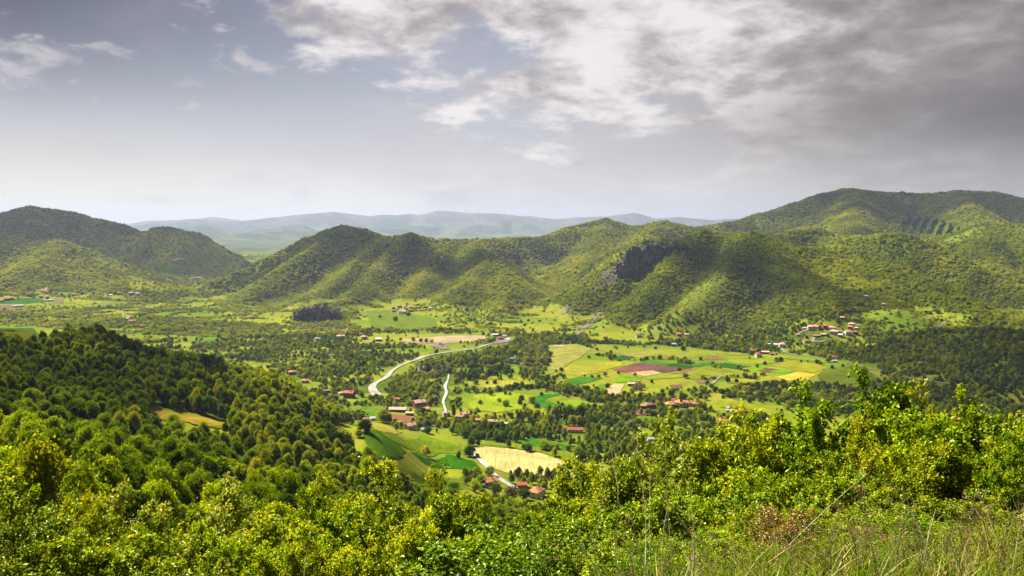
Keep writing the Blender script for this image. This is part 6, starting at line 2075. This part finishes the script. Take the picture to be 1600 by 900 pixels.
rng = np.random.default_rng(33)
n = 52000
az = rng.uniform(R(-4), R(41), n)
r = rng.uniform(2.6, 13, n) ** 1.0
X, Y = r * np.sin(az), r * np.cos(az)
pxg, pyg = to_pix(X, Y, gz(X, Y))
lim = np.interp(pxg, [780, 900, 1000, 1250, 1450, 1700], [4.0, 5.2, 6.0, 7.6, 10.5, 12.0])
dn = fbm(X * 1.4, Y * 1.4, 3, 5)
k = (r < lim) & (rng.random(n) < .35 + dn)
X, Y, r = X[k], Y[k], r[k]
n = len(X)
Z = gz(X, Y)
hgt = (.10 + .36 * rng.random(n) ** 1.6) * (.6 + .9 * fbm(X * .8, Y * .8, 2, 9))
lean = rng.normal(size=(n, 2)) * .50
lean[:, 0] += .10
wd = .0028 + .0035 * rng.random(n)
side = rng.random(n) * 6.28
sx, sy = np.cos(side) * wd, np.sin(side) * wd
rows = []
for t, wv in ((0, 1), (.4, .85), (.75, .5), (1, .05)):
    cx, cy, cz = X + lean[:, 0] * hgt * t * t, Y + lean[:, 1] * hgt * t * t, Z + hgt * (t - .25 * t * t * np.abs(lean).sum(1))
    rows.append(np.stack([cx - sx * wv, cy - sy * wv, cz], -1))
    rows.append(np.stack([cx + sx * wv, cy + sy * wv, cz], -1))
V = np.stack(rows, 1).reshape(-1, 3)
b = np.arange(n)[:, None] * 8
Fg = np.concatenate([np.concatenate([b + 2 * j, b + 2 * j + 1, b + 2 * j + 3, b + 2 * j + 2], 1) for j in range(3)])
tone = np.clip(.45 * fbm(X * .9, Y * .9, 2, 19) + .55 * rng.random(n) ** 1.3, 0, 1)
tone = np.where(rng.random(n) < .16, 1.0, tone)
tag(obj('grass', mesh('grass', V, Fg, grass_mat(), False, {'tone': np.repeat(tone, 8)})), 'tall tangled green and straw coloured grass', 'grass', kind='stuff')

# coarse dead weeds tangled in the grass
segs = []
rw_ = random.Random(51)
for _ in range(210):
    pxw, rr_ = rw_.uniform(820, 1640), rw_.uniform(4.3, 9.0)
    azw = float(ray(pxw, 850)[0])
    if rr_ > np.interp(pxw, [820, 1000, 1250, 1640], [5.2, 6.0, 8.0, 9.5]):
        continue
    p = np.array([rr_ * math.sin(azw), rr_ * math.cos(azw), 0.0])
    p[2] = float(gz(p[0], p[1]))
    hh_ = rw_.uniform(.25, .62) * (1.25 if rw_.random() < .15 else 1)
    dv = np.array([rw_.gauss(0, .28), rw_.gauss(0, .28), 1.0])
    for k in range(5):
        q = p + dv / np.linalg.norm(dv) * hh_ / 5
        segs.append((p, q, .0026 * (1 - k * .15), .0026 * (1 - (k + 1) * .15)))
        if k > 0:
            for _k in range(3):
                ed = dv + np.array([rw_.gauss(0, .8), rw_.gauss(0, .8), rw_.gauss(0, .3)])
                eq = q + ed / np.linalg.norm(ed) * rw_.uniform(.03, .11)
                segs.append((q, eq, .0013, .0007))
                for _j in range(2):
                    e2 = eq + np.array([rw_.gauss(0, .012), rw_.gauss(0, .012), rw_.gauss(.008, .010)])
                    segs.append((eq, e2, .0028, .0012))
        dv = dv + np.array([rw_.gauss(0, .12), rw_.gauss(0, .12), 0])
        p = q
WV, WF = tubes(segs, 4)
tag(obj('weeds', mesh('weeds', WV, WF, flat_mat('dead_weed', (.30, .19, .10), .9, .3, 1.5))), 'tangle of brown dead weeds standing in the grass', 'weeds', kind='stuff')

# dry stalks
STALK = flat_mat('dry_stalk', (.95, .86, .64), .8, .25, 6)
STALKR = flat_mat('rusty_stalk', (.55, .32, .14), .8, .25, 6)
ST = [  # foot x, foot y (photo px), tip x, tip y, distance, thickness mm, label
    (1007, 905, 1003, 756, 5.4, 5, 'straight pale stalk just right of the middle, second tallest'),
    (1036, 905, 1048, 776, 4.8, 6, 'thick pale stalk bent near its tip'),
    (1080, 905, 1083, 812, 5.0, 6, 'white upright stalk right of the bent one'),
    (1012, 905, 985, 795, 4.9, 6, 'bowed grey stalk with a hooked tip'),
    (1110, 880, 985, 692, 6.0, 5, 'longest pale stalk slanting up to the left across the shrubs'),
    (1180, 900, 1030, 775, 5.6, 4, 'long thin stalk slanting left behind the white one'),
    (993, 905, 972, 790, 5.2, 4, 'grey stalk left of the bowed one'),
    (1017, 905, 1016, 745, 6.2, 3, 'thin straight stalk beside the second tallest'),
    (863, 905, 800, 783, 5.4, 4, 'pale stalk leaning far left over the silvery shrub'),
    (892, 905, 832, 810, 5.0, 5, 'light stalk leaning left, second in the leaning fan'),
    (908, 905, 860, 830, 4.8, 5, 'rusty stalk in the leaning fan'),
    (925, 905, 897, 800, 5.0, 4, 'third slanting stalk of the fan'),
    (950, 905, 915, 815, 5.4, 4, 'slanting stalk between the fan and the bowed one'),
    (965, 905, 962, 835, 5.4, 4, 'short upright stalk behind the fan'),
    (946, 905, 900, 840, 4.6, 5, 'low arching stalk in front of the fan'),
    (1075, 905, 1074, 750, 6.4, 3, 'slender upright stalk above the white one'),
    (1052, 905, 1040, 690, 6.6, 2.5, 'very thin stalk reaching the blossoming spire'),
    (965, 760, 951, 682, 7.0, 2.5, 'thin beaded stem tip in front of the valley wood'),
    (990, 905, 960, 690, 7.0, 2.5, 'thin curved stem in front of the orange cluster'),
    (760, 905, 712, 865, 6.0, 5, 'short bright stalk at the bottom left of the fan'),
    (655, 905, 622, 876, 6.0, 6, 'pale broken stalk at the bottom centre left'),
    (475, 905, 483, 850, 6.5, 4, 'lonely thin stem at the bottom left part'),
    (1190, 905, 1165, 800, 5.6, 4, 'brown stalk by the low leafy bush'),
    (1215, 870, 1355, 740, 7.0, 4, 'long stalk slanting to the right over the dark hollow'),
    (1200, 880, 1275, 835, 5.0, 5, 'pale bent twig lying over the rusty bush'),
    (1480, 905, 1405, 750, 6.6, 4, 'grey twig slanting through the tall grass'),
    (1545, 905, 1520, 800, 5.2, 4, 'straw stalk in the grass near the right edge'),
    (1580, 905, 1600, 790, 5.0, 4, 'straw stalk leaning to the right edge'),
    (1440, 905, 1462, 795, 5.0, 4, 'straw stalk amid the grass right of centre'),
    (1505, 905, 1478, 835, 4.4, 4, 'bleached blade like stalk in the nearest grass'),
    (1130, 905, 1142, 790, 5.6, 3, 'thin stalk just left of the rusty bush'),
    (930, 905, 945, 770, 6.2, 3, 'thin dark stalk crossing behind the fan'),
    (1345, 905, 1340, 800, 5.2, 3.5, 'stalk standing in the low light bush'),
    (1395, 905, 1412, 800, 5.2, 3.5, 'stalk beside the reddish dried bush'),
]
for q, (x0, y0, x1, y1, d, mm, lab) in enumerate(ST):
    az, _ = ray(x0, y0)
    A = np.array([d * math.sin(az), d * math.cos(az)])
    zA = float(gz(A[0], A[1]))
    yy = (EYE - zA) / d
    a0 = np.array([A[0], A[1], zA - .05])
    foot_line = at(x0, y0, d)
    tip = at(x1, y1, d * (1.0 if y1 > 760 else 1.03))
    mid = foot_line
    rq = random.Random(q)
    pts = [a0, mid * .5 + a0 * .5 + np.array([0, 0, 0])]
    pts = [a0]
    if mid[2] > zA + .05:
        pts.append(mid)
    nseg = 7
    last = pts[-1]
    bow = np.array([rq.uniform(-.05, .05), rq.uniform(-.05, .05), .03]) * np.linalg.norm(tip - last)
    for k in range(1, nseg + 1):
        t_ = k / nseg
        pts.append(last + (tip - last) * t_ + bow * math.sin(math.pi * t_))
    mb = MB()
    rr = mm / 900
    for k in range(len(pts) - 1):
        f0, f1 = 1 - .75 * k / len(pts), 1 - .75 * (k + 1) / len(pts)
        mb.bar(pts[k] - a0, pts[k + 1] - a0, rr * f0, 5, rr * f1)
    t = tag(empty('dry_stalk', tuple(a0)), lab, 'stalk', 'dry stalks on the bank')
    mb.build('stem', STALKR if 'rusty' in lab or 'brown' in lab else STALK, t)
    hb = MB()
    for k in range(9):          # dry seed heads and side twigs near the tip
        p = np.array(pts[-1 - (k % 3)]) - a0 + np.array([rq.uniform(-.01, .01), rq.uniform(-.01, .01), -.02 * k])
        e = p + np.array([rq.uniform(-.04, .04), rq.uniform(-.03, .03), rq.uniform(.0, .045)])
        hb.bar(p, e, rr * .3, 4, rr * .4)
    hb.build('seed_head', STALKR, t)

# ------------------------------------------------------------------ birds, specks high over the valley
BIRD = flat_mat('bird_dark', (.03, .03, .03), .8, .1)
for k, (px, py, d, lab) in enumerate([(1110, 180, 260, 'dark bird highest over the right mountain'), (950, 268, 300, 'bird low over the middle of the ridge'), (1077, 274, 330, 'bird low over the saddle left of the big mountain'),
                                      (890, 151, 360, 'small bird under the bright cloud edge'), (1292, 104, 300, 'bird before the grey cloud at the upper right'),
                                      (452, 139, 330, 'bird beside the small clouds at the left'), (1252, 145, 380, 'tiny bird left of the grey cloud bank')]):
    x, y, z = at(px, py, d)
    t = tag(empty('bird', (x, y, z), k * 1.3, .55), lab, 'bird', 'birds over the valley')
    mb = MB()
    mb.poly([(0, -.22, 0), (.05, 0, .03), (0, .2, .02), (-.05, 0, .03), (0, 0, -.05)], [(0, 1, 2, 3), (0, 4, 1), (1, 4, 2), (2, 4, 3), (3, 4, 0)])
    mb.poly([(.03, -.08, .03), (.35, -.02, .16), (.72, -.14, .06), (.34, .12, .15), (.03, .1, .03), (.34, .03, .13)], [(0, 1, 3, 4), (1, 2, 3), (0, 4, 3, 5), (0, 5, 1), (1, 5, 2), (2, 5, 3)])
    mb.poly([(-.03, -.08, .03), (-.35, -.02, .16), (-.72, -.14, .06), (-.34, .12, .15), (-.03, .1, .03), (-.34, .03, .13)], [(4, 3, 1, 0), (3, 2, 1), (5, 3, 4, 0), (1, 5, 0), (2, 5, 1), (3, 5, 2)])
    mb.build('body', BIRD, t)

# ------------------------------------------------------------------ unseen clouds added overhead to dapple the land with shadow
def shade_cloud_mat():
    m_ = bpy.data.materials.new('cloud')  # for the unseen clouds that only shade the land
    m_.use_nodes = True
    N = NT(m_.node_tree)
    N.n.clear()
    tc = N.node('ShaderNodeTexCoord')
    ge = N.node('ShaderNodeNewGeometry')
    ln = N.node('ShaderNodeVectorMath', operation='LENGTH')
    sp = N.node('ShaderNodeSeparateXYZ')
    N.put(sp.inputs[0], tc.outputs['Object'])
    cb = N.node('ShaderNodeCombineXYZ')
    N.put(cb.inputs[0], sp.outputs[0])
    N.put(cb.inputs[1], sp.outputs[1])
    N.put(ln.inputs[0], cb.outputs[0])
    n = N.noise(ge.outputs['Position'], .0032, 5, .6)
    v = N.m('ADD', N.m('SUBTRACT', 1.0, ln.outputs['Value']), N.m('MULTIPLY', N.m('SUBTRACT', n, .5), 2.0))
    a = N.ss(v, .05, .55, 0, .52)
    d = N.node('ShaderNodeBsdfDiffuse')
    d.inputs[0].default_value = (.8, .8, .82, 1)
    t = N.node('ShaderNodeBsdfTransparent')
    mx = N.node('ShaderNodeMixShader')
    N.put(mx.inputs[0], a)
    N.l.new(t.outputs[0], mx.inputs[1])
    N.l.new(d.outputs[0], mx.inputs[2])
    o = N.node('ShaderNodeOutputMaterial')
    N.l.new(mx.outputs[0], o.inputs[0])
    return m_


CLM = shade_cloud_mat()
CA = 2600.0
def shade_cloud_for(px, py, dist, rx, ry, rz, lab, zg=0):
    """an unseen puffy cloud, added so that its shadow falls on the ground seen at this photo pixel"""
    az, _ = ray(px, py)
    gx_, gy_ = dist * math.sin(az), dist * math.cos(az)
    k = (CA - zg) / math.tan(SUN_EL)
    x, y = gx_ + k * math.sin(SUN_AZ), gy_ + k * math.cos(SUN_AZ)
    rng = np.random.default_rng(abs(int(px)) + 7)
    nu, nv = 28, 12
    V = [(0, 0, 1.0)]
    for i in range(1, nv):
        th = math.pi * i / nv
        for j in range(nu):
            ph = 2 * math.pi * j / nu
            b_ = 1 + .22 * (float(fbm(np.array(math.cos(ph) * 3 + 9), np.array(math.sin(ph) * 3 + th * 3 + px), 3, 5)) - .5) * 2
            V.append((math.sin(th) * math.cos(ph) * b_, math.sin(th) * math.sin(ph) * b_, math.cos(th) * (1 if th < 1.57 else .35)))
    V.append((0, 0, -.35))
    Fc = [(0, 1 + j, 1 + (j + 1) % nu) for j in range(nu)]
    for i in range(nv - 2):
        for j in range(nu):
            a = 1 + i * nu
            Fc.append((a + j, a + nu + j, a + nu + (j + 1) % nu, a + (j + 1) % nu))
    a = 1 + (nv - 2) * nu
    Fc += [(a + j, len(V) - 1, a + (j + 1) % nu) for j in range(nu)]
    o = obj('cloud', mesh('cloud', V, Fc, CLM, True))  # stays out of view, placed for its shadow
    o.location = (x, y, CA)
    o.scale = (rx, ry, 120)
    o.rotation_euler = (0, 0, R(rz))
    tag(o, lab, 'cloud', kind='structure')


SHADE_CLOUDS = [(-20, 600, 450, 190, 330, 10, 'broken unseen cloud added to shade the near wooded slope'),
          (60, 400, 3900, 1500, 1100, 0, 'unseen cloud shading the western mountains'),
          (1580, 300, 4700, 1300, 800, 10, 'unseen cloud shading the big eastern mountain'),
          (1570, 590, 1250, 260, 380, -20, 'unseen cloud shading the right wooded slope'),
          (610, 400, 2450, 260, 150, 20, 'small unseen cloud added to shade the left hill'),
          (742, 430, 2300, 210, 130, 10, 'small unseen cloud added to shade the right shoulder of the left hill'),
          (1225, 445, 1740, 130, 260, 30, 'small unseen cloud added to shade the spur right of the bright streak')]
for c in SHADE_CLOUDS:
    shade_cloud_for(*c)

# ------------------------------------------------------------------ haze
hb = MB().box(-30000, 30000, -3000, 30000, float(GZ.min()) - 8, max(float(V[:, 2].max()) if False else 0, float(GZ.max())) + 45)
hz = hb.build('haze', None)
hm = bpy.data.materials.new('haze_air')
hm.use_nodes = True
N = NT(hm.node_tree)
N.n.clear()
pv = N.node('ShaderNodeVolumePrincipled')
pv.inputs['Color'].default_value = (.38, .455, .62, 1)
pv.inputs['Density'].default_value = 0.000046
pv.inputs['Anisotropy'].default_value = 0.25
o_ = N.node('ShaderNodeOutputMaterial')
N.l.new(pv.outputs[0], o_.inputs['Volume'])
hz.data.materials.append(hm)
tag(hz, 'pale haze filling the air of the valley', 'haze', kind='stuff')
